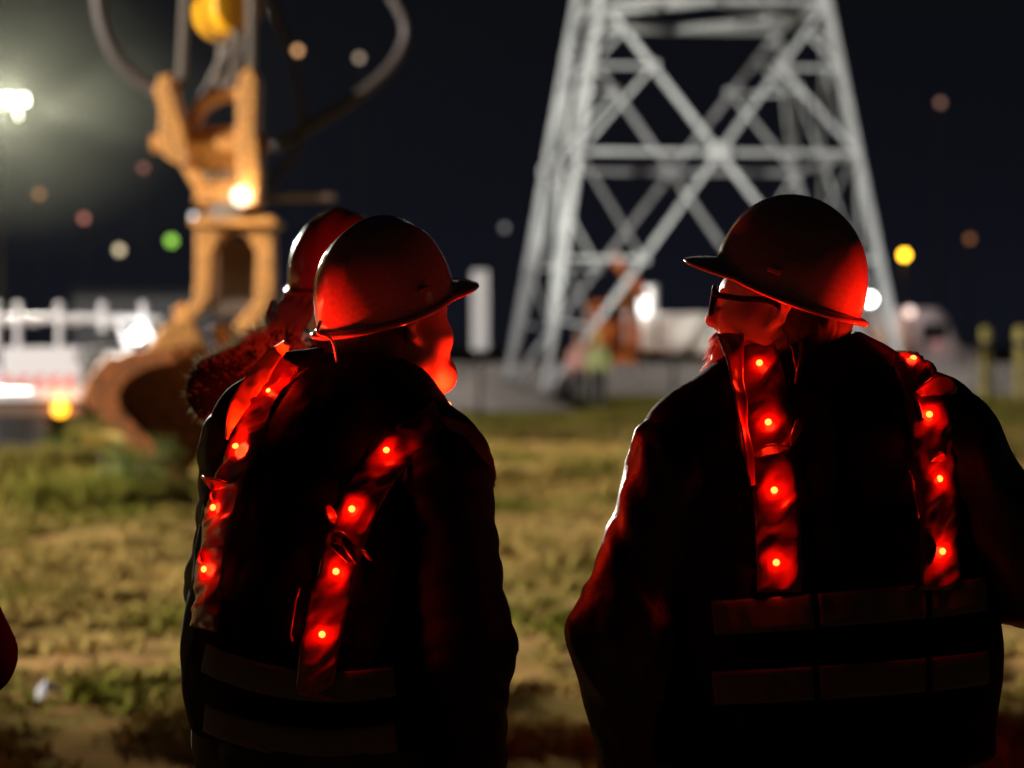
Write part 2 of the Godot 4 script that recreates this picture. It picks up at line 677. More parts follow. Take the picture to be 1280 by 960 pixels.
# hard hat in its own frame: rim plane near y = 0, front towards -z
func hat_shell(style: int) -> ArrayMesh:
	var v := PackedVector3Array()
	var idx := PackedInt32Array()
	var seg := 64
	var rows := 18
	var rim := func(th: float) -> Vector3:
		# th 0 = front
		var c := cos(th)
		var s := sin(th)
		var droop := -0.018 * (1.0 - c) * 0.5 - 0.010 * s * s
		return Vector3(-s * 0.110, droop, -c * 0.131)
	for r in rows + 1:
		var ph := PI / 2 * r / rows
		for k in seg:
			var th := TAU * k / seg
			var e: Vector3 = rim.call(th)
			var up := pow(sin(PI / 2 - ph), 0.92)
			var out := pow(sin(ph), 0.86)
			var crest := 0.005 * exp(-pow(e.x * out / 0.016, 2.0)) * smoothstep(0.1, 0.6, up)
			var ridge := 0.0035 * (exp(-pow((absf(e.x * out) - 0.045) / 0.008, 2.0))) * smoothstep(0.2, 0.6, up) * (1.0 if style == 0 else 0.4)
			v.append(Vector3(e.x * out, e.y * out + up * 0.140 + crest + ridge, e.z * out))
	# lip all round, drawn out into a visor at the front, a rolled edge, then the inner side
	var prof := [[0.35, -0.002, 0.0], [0.7, -0.004, 0.0], [1.0, -0.006, 0.0], [1.02, -0.010, 0.0], [0.96, -0.013, 0.0], [0.5, -0.009, 0.0], [0.0, -0.008, 0.0]]
	for q in prof:
		for k in seg:
			var th := TAU * k / seg
			var e: Vector3 = rim.call(th)
			var front := smoothstep(0.42, 1.0, cos(th))
			var back := smoothstep(0.5, 1.0, -cos(th))
			var ext := 0.008 + 0.042 * front + 0.008 * back
			var o := Vector3(e.x, 0, e.z).normalized()
			o = o.lerp(Vector3(e.x * 0.5, 0, -0.14).normalized(), front * 0.6)
			v.append(e + o * ext * q[0] + Vector3(0, q[1] - front * 0.012 * q[0] * q[0], 0))
	for r in rows:
		var ph := PI / 2 * (1.0 - float(r) / rows)
		for k in seg:
			var th := TAU * k / seg
			var e: Vector3 = rim.call(th)
			var up := pow(sin(PI / 2 - ph), 0.92)
			var out := pow(sin(ph), 0.86) * 0.97
			v.append(Vector3(e.x * out, e.y * out + up * 0.136 - 0.004, e.z * out))
	var total := v.size() / seg
	for r in total - 1:
		for k in seg:
			var a := r * seg + k
			var b := r * seg + (k + 1) % seg
			idx.append_array([a, b, a + seg, b, b + seg, a + seg])
	var n := normals_of(v, idx)
	if n[seg * 9].dot(v[seg * 9] - Vector3(0, 0.05, 0)) < 0:
		for t in range(0, idx.size(), 3):
			var s := idx[t + 1]
			idx[t + 1] = idx[t + 2]
			idx[t + 2] = s
		n = normals_of(v, idx)
	# the pole of the dome is many points at one place
	for k in seg:
		n[k] = Vector3.UP
	return arrays_mesh(v, n, idx)

# the whole worker from a table of joints (world positions)
func worker(s: Dictionary) -> Dictionary:
	var base: Vector3 = s.base
	var o := thing("person", s.label, "person", base, 0.0, s.get("group", ""))
	var fine: float = s.cell
	var h: Transform3D = s.head
	var nape: Vector3 = s.neck
	# body: head, neck and hands
	part("body", net(head_field(h, nape), s.head_cell, base), M.skin, o)
	for hd in s.hands:
		part("hand", net(hand_field(hd[0], hd[1], hd[2], hd[3]), 0.0045 if fine < 0.012 else 0.007, base), M.skin, o)
	# jacket
	var yaw := Basis(Vector3.UP, s.turn as float)
	var fr := Transform3D(yaw * Basis.from_scale(Vector3(1, 1, 0.66)), s.trunk[1][0])
	var jk := Field.new()
	var vs := Field.new()
	for i in s.trunk.size() - 1:
		jk.bone(s.trunk[i][0], s.trunk[i + 1][0], s.trunk[i][1], s.trunk[i + 1][1], 0.05, fr, 0.8)
		vs.bone(s.trunk[i][0], s.trunk[i + 1][0], s.trunk[i][1], s.trunk[i + 1][1], 0.05, fr, 0.8)
	for b in s.traps:
		jk.bone(b[0], b[1], b[2], b[3], 0.05)
		vs.bone(b[0], b[0].lerp(b[1], 0.85), b[2], lerpf(b[2], b[3], 0.85), 0.05)
	jk.bone(nape + Vector3(0, -0.05, 0), nape + Vector3(0, 0.022, 0), 0.090, 0.076, 0.03)
	for arm in s.arms:
		for i in arm.size() - 1:
			jk.bone(arm[i][0], arm[i + 1][0], arm[i][1], arm[i + 1][1], 0.045)
	jk.lo_y = s.hem
	jk.hi_y = nape.y + 0.068
	part("jacket", net(jk, fine, base, s.get("cloth", 1)), s.jacket, o)
	# trousers and boots
	var tr := Field.new()
	for leg in s.legs:
		for i in 2:
			tr.bone(leg[i], leg[i + 1], [0.105, 0.08][i], [0.08, 0.072][i], 0.04)
	tr.bone(s.legs[0][0] + Vector3(0, 0.04, 0), s.legs[1][0] + Vector3(0, 0.04, 0), 0.12, 0.12, 0.05)
	tr.lo_y = 0.05
	part("trousers", net(tr, 0.022, base, 1), M.trouser, o)
	for leg in s.legs:
		var bt := Field.new()
		var toe: Vector3 = leg[2] + yaw * Vector3(0, -0.045, -0.17)
		bt.bone(leg[2] + Vector3(0, 0.13, 0), leg[2] + Vector3(0, -0.01, 0), 0.06, 0.055, 0.03)
		bt.bone(leg[2] + Vector3(0, -0.035, 0.02), toe, 0.048, 0.042, 0.03)
		bt.lo_y = 0.004
		part("boot", net(bt, 0.014, base), M.boot, o)
	# hard hat with its slot and inner band
	if s.has("hat"):
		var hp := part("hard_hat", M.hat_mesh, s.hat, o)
		var ht: Transform3D = s.hat_at
		hp.transform = Transform3D(ht.basis, ht.origin - base)
		for e in [-1.0, 1.0]:
			part("accessory_slot", box(Vector3(0.006, 0.009, 0.024), 0.002), s.hat, hp, Vector3(e * 0.1135, 0.013, -0.008))
		part("head_band", bent([Vector3(-0.094, -0.012, 0), Vector3(-0.066, -0.012, 0.085), Vector3(0, -0.016, 0.118), Vector3(0.066, -0.012, 0.085), Vector3(0.094, -0.012, 0)], 0.007), M.strap, hp)
	vs.grow = 0.020
	vs.lo_y = s.get("vest_hem", s.hem + 0.06)
	vs.cut(nape + Vector3(0, -0.03, -0.01), nape + Vector3(0, 0.2, -0.01), 0.098)
	return {"node": o, "field": vs, "jacket_field": jk}

func add_vest(w: Dictionary, s: Dictionary) -> void:
	var base: Vector3 = s.base
	var vest := part("safety_vest", net(w.field, s.cell, base, 2), M.vest, w.node)
	var back := Vector3(0, 0, -1)
	for b in s.bands:
		var o := part("reflective_band" if b.kind == "grey" else "vinyl_strip", band(w.field, b.line, b.width, b.off, b.get("dir", back), b.crinkle, base, Vector3.ZERO, b.seed), M.tape if b.kind == "grey" else M.vinyl, vest)
		if b.has("label"):
			o.set_meta("label", b.label)
	for l in s.leds:
		var dir: Vector3 = l[1]
		var p := meet(w.field, l[0] - dir * 0.5, dir, 0.0)
		var n := slope(w.field, p)
		if l.size() > 4:   # where the strip turns over the shoulder
			n = (n + Vector3(l[4][0], l[4][1], l[4][2])).normalized()
		p += n * (l[2] as float)
		led(vest, p - base, n, l[3])
	for e in s.flaps:
		part("vest_fold", flap(e[0], e[1], 0.003, e[2], base, e[3]), e[4], vest)

# a fold of vinyl standing off the vest: both edges are found on the cloth and lifted from it
func crease(f: Field, q: Array, place: Callable) -> Array:
	var lines := []
	for e in 2:
		var c := Curve2D.new()
		for k in range(0, q[e].size(), 2):
			c.add_point(Vector2(q[e][k], q[e][k + 1]))
		lines.append(c)
	var edges := [[], []]
	for k in 8:
		var t := k / 7.0
		var a: Vector2 = lines[0].sample_baked(lines[0].get_baked_length() * t)
		var b: Vector2 = lines[1].sample_baked(lines[1].get_baked_length() * t)
		var full := pow(sin(PI * lerpf(0.04, 0.96, t)), 0.6)   # a crease runs out at both ends
		var mid := (a + b) / 2 + Vector2(1.3 * sin(k * 2.3 + q[0][0]), 1.1 * sin(k * 1.7 + q[0][1]))
		for e in 2:
			var uv: Vector2 = mid.lerp(a if e == 0 else b, full)
			var p: Vector3 = place.call(uv.x, uv.y)
			var hit := meet(f, p + Vector3(0, 0, 0.5), Vector3(0, 0, -1), 0.0)
			if hit.z < p.z - 0.3:
				hit = p
			edges[e].append(hit + slope(f, hit) * (0.004 + (q[2 + e] as float) * full))
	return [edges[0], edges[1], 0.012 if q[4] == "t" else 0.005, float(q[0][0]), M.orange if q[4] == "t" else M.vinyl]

func led(parent: Node3D, at: Vector3, n: Vector3, energy: float) -> void:
	var o := part("led_light", M.led_mesh, M.led, parent, at + n * 0.006, along(Vector3.ZERO, n))
	# the milky dome leaks a little to all sides; the chip throws most of its light forward
	bulb_light(o, Vector3(0, 0.001, 0), M.led_color, minf(energy, 0.2) * 0.055, 0.006)
	var l := SpotLight3D.new()
	l.name = "beam"
	l.light_color = M.led_color
	l.light_energy = energy
	l.spot_angle = 80.0
	l.spot_angle_attenuation = 0.7
	l.spot_range = 20.0
	l.spot_attenuation = 2.0
	l.light_size = 0.006
	l.shadow_enabled = true
	o.add_child(l)
	l.transform = Transform3D(Basis(Vector3.RIGHT, PI / 2), Vector3(0, 0.001, 0))

func build_people() -> void:
	M.hat_mesh = hat_shell(0)
	M.led_mesh = ball(0.0058, 0.8, 12)
	var yl := Basis(Vector3.UP, deg_to_rad(-35))
	# ---- the worker on the left, turned to the right
	var hl := Transform3D(Basis(Vector3.UP, deg_to_rad(-51)) * Basis(Vector3.RIGHT, deg_to_rad(11)), Vector3(-0.212, 1.578, -4.22))
	var L := {
		"label": "worker in white hard hat facing right beside the excavator bucket, vest lights on", "base": Vector3(-0.33, 0, -4.1), "cell": 0.009, "head_cell": 0.0045,
		"head": hl, "neck": Vector3(-0.232, 1.46, -4.20), "turn": deg_to_rad(-35), "hem": 0.80, "vest_hem": 0.885,
		"trunk": [[Vector3(-0.345, 0.86, -4.10), 0.205], [Vector3(-0.345, 1.02, -4.09), 0.212], [Vector3(-0.318, 1.22, -4.10), 0.205], [Vector3(-0.285, 1.35, -4.14), 0.150], [Vector3(-0.245, 1.44, -4.19), 0.085]],
		"traps": [[Vector3(-0.30, 1.452, -4.21), Vector3(-0.455, 1.372, -4.22), 0.066, 0.075], [Vector3(-0.22, 1.425, -4.15), Vector3(-0.118, 1.350, -4.02), 0.070, 0.070], [Vector3(-0.385, 1.475, -4.21), Vector3(-0.44, 1.41, -4.2), 0.035, 0.05]],
		"arms": [[[Vector3(-0.458, 1.362, -4.22), 0.082], [Vector3(-0.497, 1.125, -4.27), 0.072], [Vector3(-0.29, 1.06, -4.47), 0.055]],
			[[Vector3(-0.116, 1.335, -4.00), 0.080], [Vector3(-0.076, 1.05, -3.96), 0.074], [Vector3(-0.072, 0.79, -4.05), 0.060]]],
		"hands": [[Vector3(-0.27, 1.055, -4.49), Vector3(0.7, 0.0, -0.6), Vector3(0.4, -0.3, 0.6), 1.0], [Vector3(-0.072, 0.765, -4.06), Vector3(0.02, -1, -0.1), Vector3(-0.9, 0, 0.3), 1.0]],
		"legs": [[Vector3(-0.43, 0.84, -4.16), Vector3(-0.43, 0.47, -4.18), Vector3(-0.43, 0.09, -4.16)], [Vector3(-0.26, 0.84, -4.04), Vector3(-0.245, 0.47, -4.06), Vector3(-0.24, 0.09, -4.02)]],
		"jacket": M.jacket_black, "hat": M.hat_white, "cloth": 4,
		"hat_at": Transform3D(hl.basis * Basis(Vector3.RIGHT, deg_to_rad(6)), hl * Vector3(0, 0.052, 0.004)),
	}
	var wl := worker(L)
	var px := func(u: float, v: float) -> Vector3: return Vector3((u - 640.0) / 737.0, 1.55 - (v - 430.0) / 737.0, -4.1)
	L.bands = [
		{"kind": "red", "line": [px.call(356, 452), px.call(334, 500), px.call(304, 566), px.call(280, 636), px.call(267, 712), px.call(262, 780)], "width": 0.055, "off": 0.006, "crinkle": 0.007, "seed": 3.0},
		{"kind": "red", "line": [px.call(556, 520), px.call(494, 566), px.call(455, 630), px.call(432, 702), px.call(414, 780), px.call(404, 850)], "width": 0.062, "off": 0.006, "crinkle": 0.0075, "seed": 11.0},
		{"kind": "grey", "line": [px.call(262, 815), px.call(330, 830), px.call(420, 838), px.call(500, 832)], "width": 0.05, "off": 0.003, "crinkle": 0.002, "seed": 5.0},
		{"kind": "grey", "line": [px.call(262, 890), px.call(330, 902), px.call(420, 908), px.call(500, 900)], "width": 0.05, "off": 0.003, "crinkle": 0.002, "seed": 6.0},
	]
	var fwd := yl * Vector3(0, 0, -1)
	L.leds = []
	for q in [[335, 496], [300, 564], [278, 633], [267, 709], [490, 564], [450, 628], [432, 701], [416, 776]]:
		L.leds.append([px.call(q[0], q[1]), Vector3(0, 0, -1), 0.006, M.led_energy])
	L.leds[0][3] *= 2.1
	L.leds[1][3] *= 1.3
	L.leds[0].append([0.7, 0.8, 0.2])
	L.leds[1].append([0.3, 0.5, 0.0])
	L.leds[4].append([-0.1, 0.6, 0.0])
	for e in [-1.0, 1.0]:   # the lights on his chest, which redden his face and his neighbour
		for y in [1.40, 1.28]:
			L.leds.append([Vector3(-0.30, y, -4.13) + yl * Vector3(e * 0.095, 0, 0), -fwd, 0.010, M.led_energy * (2.6 if e > 0.0 and y > 1.3 else 1.2 if e > 0.0 else 0.5)])
	L.leds.append([Vector3(-0.118, 1.45, -4.166), Vector3(0, -1, 0), 0.008, M.led_energy * 1.3])   # unseen LED on the right shoulder front, placed to light his cheek
	L.leds[-1].append([-0.2, 0.2, -0.5])
	L.flaps = []
	for q in [[[352, 428, 325, 462, 296, 505, 281, 548], [368, 437, 341, 474, 312, 516, 292, 553], 0.022, 0.008, "t"], [[394, 468, 365, 500, 345, 528], [384, 464, 357, 496, 338, 524], 0.020, 0.004, "f"],
		[[258, 597, 278, 602, 296, 600], [262, 609, 278, 613, 294, 610], 0.024, 0.006, "f"], [[282, 604, 280, 616, 277, 626], [274, 604, 272, 616, 270, 626], 0.018, 0.005, "f"],
		[[418, 624, 424, 636, 428, 648], [426, 622, 432, 632, 436, 642], 0.020, 0.006, "f"], [[426, 652, 440, 656, 456, 668], [428, 658, 440, 663, 454, 674], 0.022, 0.008, "o"],
		[[436, 662, 446, 674, 452, 690], [442, 660, 452, 673, 458, 692], 0.022, 0.008, "o"], [[424, 668, 434, 676, 442, 690], [429, 666, 440, 674, 447, 690], 0.018, 0.006, "f"], [[460, 672, 468, 678, 474, 684], [462, 677, 468, 683, 472, 688], 0.020, 0.010, "o"],
		[[394, 722, 388, 750, 382, 788], [384, 724, 379, 750, 376, 784], 0.024, 0.006, "f"], [[268, 684, 267, 694, 266, 702], [260, 684, 259, 694, 259, 702], 0.018, 0.005, "f"],
		[[560, 522, 584, 540, 600, 575, 607, 612], [548, 528, 572, 548, 588, 580, 596, 612], 0.030, 0.012, "f"]]:
		L.flaps.append(crease(wl.field, q, px))
	add_vest(wl, L)
	# ---- the worker on the right, back to the camera, head turned to the left
	var hr := Transform3D(Basis(Vector3.UP, deg_to_rad(72)) * Basis(Vector3.RIGHT, deg_to_rad(9)), Vector3(0.455, 1.604, -4.06))
	var R := {
		"label": "bearded worker in glasses and hard hat facing left, bulky dark jacket under light vest", "base": Vector3(0.53, 0, -4.03), "cell": 0.009, "head_cell": 0.004,
		"head": hr, "neck": Vector3(0.478, 1.488, -4.06), "turn": deg_to_rad(6), "hem": 0.80, "vest_hem": 0.86,
		"trunk": [[Vector3(0.515, 0.86, -4.04), 0.270], [Vector3(0.520, 1.04, -4.03), 0.262], [Vector3(0.525, 1.24, -4.03), 0.235], [Vector3(0.525, 1.37, -4.05), 0.165], [Vector3(0.49, 1.47, -4.06), 0.085]],
		"traps": [[Vector3(0.44, 1.470, -4.06), Vector3(0.29, 1.372, -4.03), 0.075, 0.078], [Vector3(0.54, 1.468, -4.06), Vector3(0.725, 1.39, -4.03), 0.076, 0.078]],
		"arms": [[[Vector3(0.285, 1.34, -4.02), 0.088], [Vector3(0.190, 1.07, -3.99), 0.086], [Vector3(0.228, 0.80, -4.08), 0.070]],
			[[Vector3(0.738, 1.36, -4.02), 0.086], [Vector3(0.866, 1.165, -4.02), 0.076], [Vector3(0.69, 1.12, -4.27), 0.058]]],
		"hands": [[Vector3(0.228, 0.775, -4.11), Vector3(0.05, -1, -0.2), Vector3(0.9, 0, 0.2), -1.0], [Vector3(0.67, 1.118, -4.29), Vector3(-0.75, 0.0, -0.5), Vector3(-0.4, -0.3, 0.6), -1.0]],
		"legs": [[Vector3(0.45, 0.84, -4.03), Vector3(0.44, 0.47, -4.05), Vector3(0.43, 0.09, -4.02)], [Vector3(0.65, 0.84, -4.04), Vector3(0.66, 0.47, -4.06), Vector3(0.67, 0.09, -4.04)]],
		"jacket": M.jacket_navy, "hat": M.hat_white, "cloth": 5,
		"hat_at": Transform3D(hr.basis * Basis(Vector3.RIGHT, deg_to_rad(10)), hr * Vector3(0, 0.052, 0.004)),
	}
	var wr := worker(R)
	var pr := func(u: float, v: float) -> Vector3: return Vector3((u - 640.0) / 755.0, 1.55 - (v - 430.0) / 755.0, -4.03)
	R.bands = [
		{"kind": "red", "line": [pr.call(940, 432), pr.call(950, 480), pr.call(956, 560), pr.call(960, 640), pr.call(962, 728)], "width": 0.07, "off": 0.006, "crinkle": 0.0075, "seed": 21.0},
		{"kind": "red", "line": [pr.call(1138, 440), pr.call(1150, 500), pr.call(1158, 580), pr.call(1160, 660), pr.call(1158, 728)], "width": 0.07, "off": 0.007, "crinkle": 0.008, "seed": 28.0},
	]
	for e in [[762, 738], [846, 828]]:
		for g in [[884, 1001], [1009, 1139], [1147, 1226]]:
			var l := []
			for k in 4:
				var u := lerpf(g[0], g[1], k / 3.0)
				l.append(pr.call(u, lerpf(e[0], e[1], (u - 885.0) / 340.0) - 4.0 * sin((u - 885.0) / 340.0 * PI)))
			R.bands.append({"kind": "grey", "line": l, "width": 0.054, "off": 0.004, "crinkle": 0.003, "seed": 7.0 + g[0] * 0.01})
	R.leds = []
	for q in [[948, 458], [955, 529], [958, 609], [959, 693], [1141, 456], [1152, 521], [1157, 597], [1158, 682]]:
		R.leds.append([pr.call(q[0], q[1]), Vector3(0, 0, -1), 0.006, M.led_energy])
	R.leds[0][3] *= 0.55
	R.leds[4][3] *= 1.3
	R.leds[4].append([-0.5, 0.7, 0.0])
	R.leds[5].append([-0.2, 0.3, 0.0])
	for e in [0.43, 0.64]:
		for y in [1.34, 1.24]:
			R.leds.append([Vector3(e, y, -4.05), Vector3(0, 0, 1), 0.010, M.led_energy * 0.5])
	R.flaps = [
		[[pr.call(897, 416) + Vector3(0, 0, 0.01), pr.call(906, 455) + Vector3(0, 0, 0.075), pr.call(916, 520) + Vector3(0, 0, 0.135), pr.call(928, 600) + Vector3(0, 0, 0.175)], [pr.call(930, 418) + Vector3(0, 0, 0.03), pr.call(926, 460) + Vector3(0, 0, 0.075), pr.call(928, 530) + Vector3(0, 0, 0.13), pr.call(935, 600) + Vector3(0, 0, 0.165)], 0.010, 8.0, M.vinyl],
	]
	for q in [[[982, 438, 987, 455, 990, 472], [988, 436, 993, 454, 996, 472], 0.022, 0.006, "f"], [[998, 432, 995, 456, 986, 480], [1004, 434, 1001, 458, 990, 484], 0.024, 0.006, "f"],
		[[934, 566, 956, 560, 976, 556], [936, 574, 957, 568, 977, 563], 0.022, 0.006, "o"], [[976, 556, 984, 542, 992, 522], [982, 558, 991, 543, 998, 524], 0.022, 0.006, "f"], [[918, 520, 922, 545, 926, 576], [926, 518, 930, 545, 933, 574], 0.026, 0.008, "f"],
		[[1134, 488, 1160, 484, 1190, 486], [1136, 500, 1160, 497, 1188, 499], 0.030, 0.006, "f"], [[1128, 500, 1133, 512, 1140, 526], [1134, 498, 1139, 510, 1146, 523], 0.022, 0.006, "f"],
		[[1146, 572, 1156, 566, 1170, 568], [1148, 580, 1157, 575, 1168, 577], 0.022, 0.006, "o"], [[1116, 586, 1118, 612, 1126, 642], [1122, 585, 1124, 610, 1131, 639], 0.024, 0.008, "f"], [[1142, 662, 1143, 678, 1144, 696], [1148, 662, 1149, 678, 1150, 694], 0.022, 0.006, "f"]]:
		R.flaps.append(crease(wr.field, q, pr))
	add_vest(wr, R)
	# hair, beard and glasses
	var hf := Field.new()
	var hk := Transform3D(hr.basis * Basis.from_scale(Vector3(0.84, 1.0, 1.0)), hr * Vector3(0, 0.03, 0.02))
	hf.bone(hr * Vector3(0, 0.035, 0.012), hr * Vector3(0, 0.0, 0.034), 0.091, 0.078, 0.03, hk, 0.9)
	hf.bone(hr * Vector3(0, -0.02, 0.038), hr * Vector3(0, -0.10, 0.050), 0.066, 0.056, 0.04)
	hf.cut(hr * Vector3(-0.12, -0.02, -0.07), hr * Vector3(0.12, -0.02, -0.07), 0.086)
	part("hair", net(hf, 0.005, R.base, 3), M.hair, wr.node)
	part("beard", whiskers(hr, R.base), M.beard, wr.node)
	glasses(hr, R.base, wr.node)
	# left worker: close cropped hair and the cord of the hat
	var hf2 := Field.new()
	var hk2 := Transform3D(hl.basis * Basis.from_scale(Vector3(0.83, 1.0, 1.0)), hl * Vector3(0, 0.03, 0.02))
	hf2.bone(hl * Vector3(0, 0.035, 0.012), hl * Vector3(0, 0.0, 0.034), 0.090, 0.072, 0.03, hk2, 0.9)
	hf2.bone(hl * Vector3(0, -0.02, 0.036), hl * Vector3(0, -0.10, 0.046), 0.064, 0.060, 0.04)
	hf2.cut(hl * Vector3(-0.12, -0.02, -0.07), hl * Vector3(0.12, -0.02, -0.07), 0.086)
	part("hair", net(hf2, 0.006, L.base), M.hair, wl.node)
	part("hat_cord", bent([px.call(402, 402) - L.base + Vector3(0, 0, 0.02), px.call(399, 416) - L.base + Vector3(0, 0, 0.03), px.call(412, 421) - L.base + Vector3(0, 0, 0.03), px.call(419, 432) - L.base + Vector3(0, 0, 0.02), px.call(422, 458) - L.base + Vector3(0, 0, 0.0)], 0.0028), M.cord, wl.node)
	print("main workers built")
	# ---- third worker behind the left one, arm raised to the head
	var ht := Transform3D(Basis(Vector3.UP, deg_to_rad(-20)) * Basis(Vector3.RIGHT, deg_to_rad(4)), Vector3(-0.375, 1.655, -5.3))
	var T := {
		"label": "worker half hidden behind the left worker, gloved hand raised to the head", "base": Vector3(-0.36, 0, -5.3), "cell": 0.014, "head_cell": 0.006,
		"head": ht, "neck": Vector3(-0.37, 1.52, -5.28), "turn": deg_to_rad(-20), "hem": 0.82,
		"trunk": [[Vector3(-0.34, 0.88, -5.3), 0.19], [Vector3(-0.34, 1.05, -5.3), 0.19], [Vector3(-0.34, 1.27, -5.3), 0.19], [Vector3(-0.35, 1.40, -5.3), 0.14], [Vector3(-0.365, 1.50, -5.29), 0.08]],
		"traps": [[Vector3(-0.40, 1.49, -5.29), Vector3(-0.53, 1.42, -5.3), 0.065, 0.075], [Vector3(-0.34, 1.49, -5.29), Vector3(-0.26, 1.40, -5.36), 0.065, 0.075]],
		"arms": [[[Vector3(-0.53, 1.42, -5.28), 0.078], [Vector3(-0.615, 1.455, -5.16), 0.070], [Vector3(-0.50, 1.535, -5.20), 0.052]],
			[[Vector3(-0.25, 1.385, -5.36), 0.08], [Vector3(-0.21, 1.12, -5.42), 0.07], [Vector3(-0.22, 0.88, -5.5), 0.055]]],
		"hands": [[Vector3(-0.22, 0.85, -5.51), Vector3(0, -1, -0.1), Vector3(-0.9, 0, 0.3), 1.0]],
		"legs": [[Vector3(-0.44, 0.86, -5.3), Vector3(-0.45, 0.47, -5.32), Vector3(-0.45, 0.09, -5.3)], [Vector3(-0.25, 0.86, -5.28), Vector3(-0.24, 0.47, -5.3), Vector3(-0.24, 0.09, -5.27)]],
		"jacket": M.fleece, "hat": M.hat_red,
		"hat_at": Transform3D(ht.basis * Basis(Vector3.RIGHT, deg_to_rad(4)), ht * Vector3(0, 0.050, 0.004)),
	}
	var wt := worker(T)
	part("glove", net(hand_field(Vector3(-0.495, 1.545, -5.20), Vector3(0.35, 1, -0.1), Vector3(0.3, 0, -1), 1.0, 0.6), 0.005, T.base), M.glove, wt.node)
	part("fur_trim", fur([[Vector3(-0.53, 1.42, -5.28), Vector3(-0.615, 1.455, -5.16), 0.074], [Vector3(-0.615, 1.455, -5.16), Vector3(-0.50, 1.535, -5.20), 0.062]], T.base), M.fur, wt.node)
	# ---- the worker whose elbow reaches in at the left edge
	var hq := Transform3D(Basis(Vector3.UP, deg_to_rad(-10)), Vector3(-1.13, 1.63, -3.95))
	var Q := {
		"label": "dark sleeve of a worker reaching in at the left edge of the picture", "base": Vector3(-1.13, 0, -3.9), "cell": 0.013, "head_cell": 0.007,
		"head": hq, "neck": Vector3(-1.13, 1.49, -3.92), "turn": deg_to_rad(-10), "hem": 0.80,
		"trunk": [[Vector3(-1.13, 0.86, -3.9), 0.19], [Vector3(-1.13, 1.04, -3.9), 0.19], [Vector3(-1.13, 1.25, -3.9), 0.19], [Vector3(-1.13, 1.38, -3.9), 0.14], [Vector3(-1.13, 1.47, -3.91), 0.08]],
		"traps": [[Vector3(-1.17, 1.46, -3.91), Vector3(-1.31, 1.38, -3.9), 0.065, 0.075], [Vector3(-1.09, 1.46, -3.91), Vector3(-0.95, 1.38, -3.9), 0.065, 0.075]],
		"arms": [[[Vector3(-1.32, 1.36, -3.9), 0.08], [Vector3(-1.37, 1.09, -3.9), 0.07], [Vector3(-1.33, 0.85, -4.0), 0.055]],
			[[Vector3(-0.965, 1.355, -3.9), 0.074], [Vector3(-0.883, 1.045, -3.9), 0.070], [Vector3(-1.02, 0.90, -4.1), 0.058]]],
		"hands": [[Vector3(-1.33, 0.825, -4.01), Vector3(0, -1, -0.1), Vector3(0.9, 0, 0.2), -1.0], [Vector3(-1.035, 0.885, -4.12), Vector3(-0.5, -0.5, -0.8), Vector3(-0.6, 0, 0.5), 1.0]],
		"legs": [[Vector3(-1.22, 0.84, -3.9), Vector3(-1.23, 0.47, -3.92), Vector3(-1.23, 0.09, -3.9)], [Vector3(-1.03, 0.84, -3.9), Vector3(-1.03, 0.47, -3.92), Vector3(-1.02, 0.09, -3.9)]],
		"jacket": M.jacket_matt, "hat": M.hat_white, "hat_at": Transform3D(hq.basis, hq * Vector3(0, 0.05, 0.004)),
	}
	worker(Q)
	# ---- two far workers by the barrier
	var far_spots := [[Vector3(2.05, 0, -57.5), M.hivis, M.hat_yellow, "distant worker in yellow hard hat and yellow-green jacket before the barrier"], [Vector3(1.62, 0, -58.2), M.rose, M.hat_white, "distant worker in pale red jacket and white hat before the barrier"]]
	for e in far_spots:
		var b: Vector3 = e[0]
		var hh := Transform3D(Basis(Vector3.UP, PI), b + Vector3(0, 1.62, 0))
		worker({"label": e[3], "base": b, "cell": 0.03, "head_cell": 0.014, "head": hh, "neck": b + Vector3(0, 1.48, 0), "turn": PI, "hem": 0.82,
			"trunk": [[b + Vector3(0, 0.88, 0), 0.18], [b + Vector3(0, 1.05, 0), 0.18], [b + Vector3(0, 1.25, 0), 0.18], [b + Vector3(0, 1.38, 0), 0.13], [b + Vector3(0, 1.46, 0), 0.08]],
			"traps": [[b + Vector3(-0.05, 1.45, 0), b + Vector3(-0.18, 1.38, 0), 0.065, 0.075], [b + Vector3(0.05, 1.45, 0), b + Vector3(0.18, 1.38, 0), 0.065, 0.075]],
			"arms": [[[b + Vector3(-0.2, 1.36, 0), 0.075], [b + Vector3(-0.25, 1.1, 0), 0.07], [b + Vector3(-0.23, 0.86, 0.08), 0.055]], [[b + Vector3(0.2, 1.36, 0), 0.075], [b + Vector3(0.25, 1.1, 0), 0.07], [b + Vector3(0.23, 0.86, 0.08), 0.055]]],
			"hands": [[b + Vector3(-0.23, 0.83, 0.09), Vector3(0, -1, 0), Vector3(1, 0, 0), 1.0], [b + Vector3(0.23, 0.83, 0.09), Vector3(0, -1, 0), Vector3(-1, 0, 0), -1.0]],
			"legs": [[b + Vector3(-0.1, 0.86, 0), b + Vector3(-0.11, 0.47, 0.02), b + Vector3(-0.11, 0.09, 0)], [b + Vector3(0.1, 0.86, 0), b + Vector3(0.11, 0.47, 0.02), b + Vector3(0.11, 0.09, 0)]],
			"jacket": e[1], "hat": e[2], "hat_at": Transform3D(hh.basis, hh * Vector3(0, 0.05, 0.004)), "group": "distant workers by the barrier"})
	print("people built")

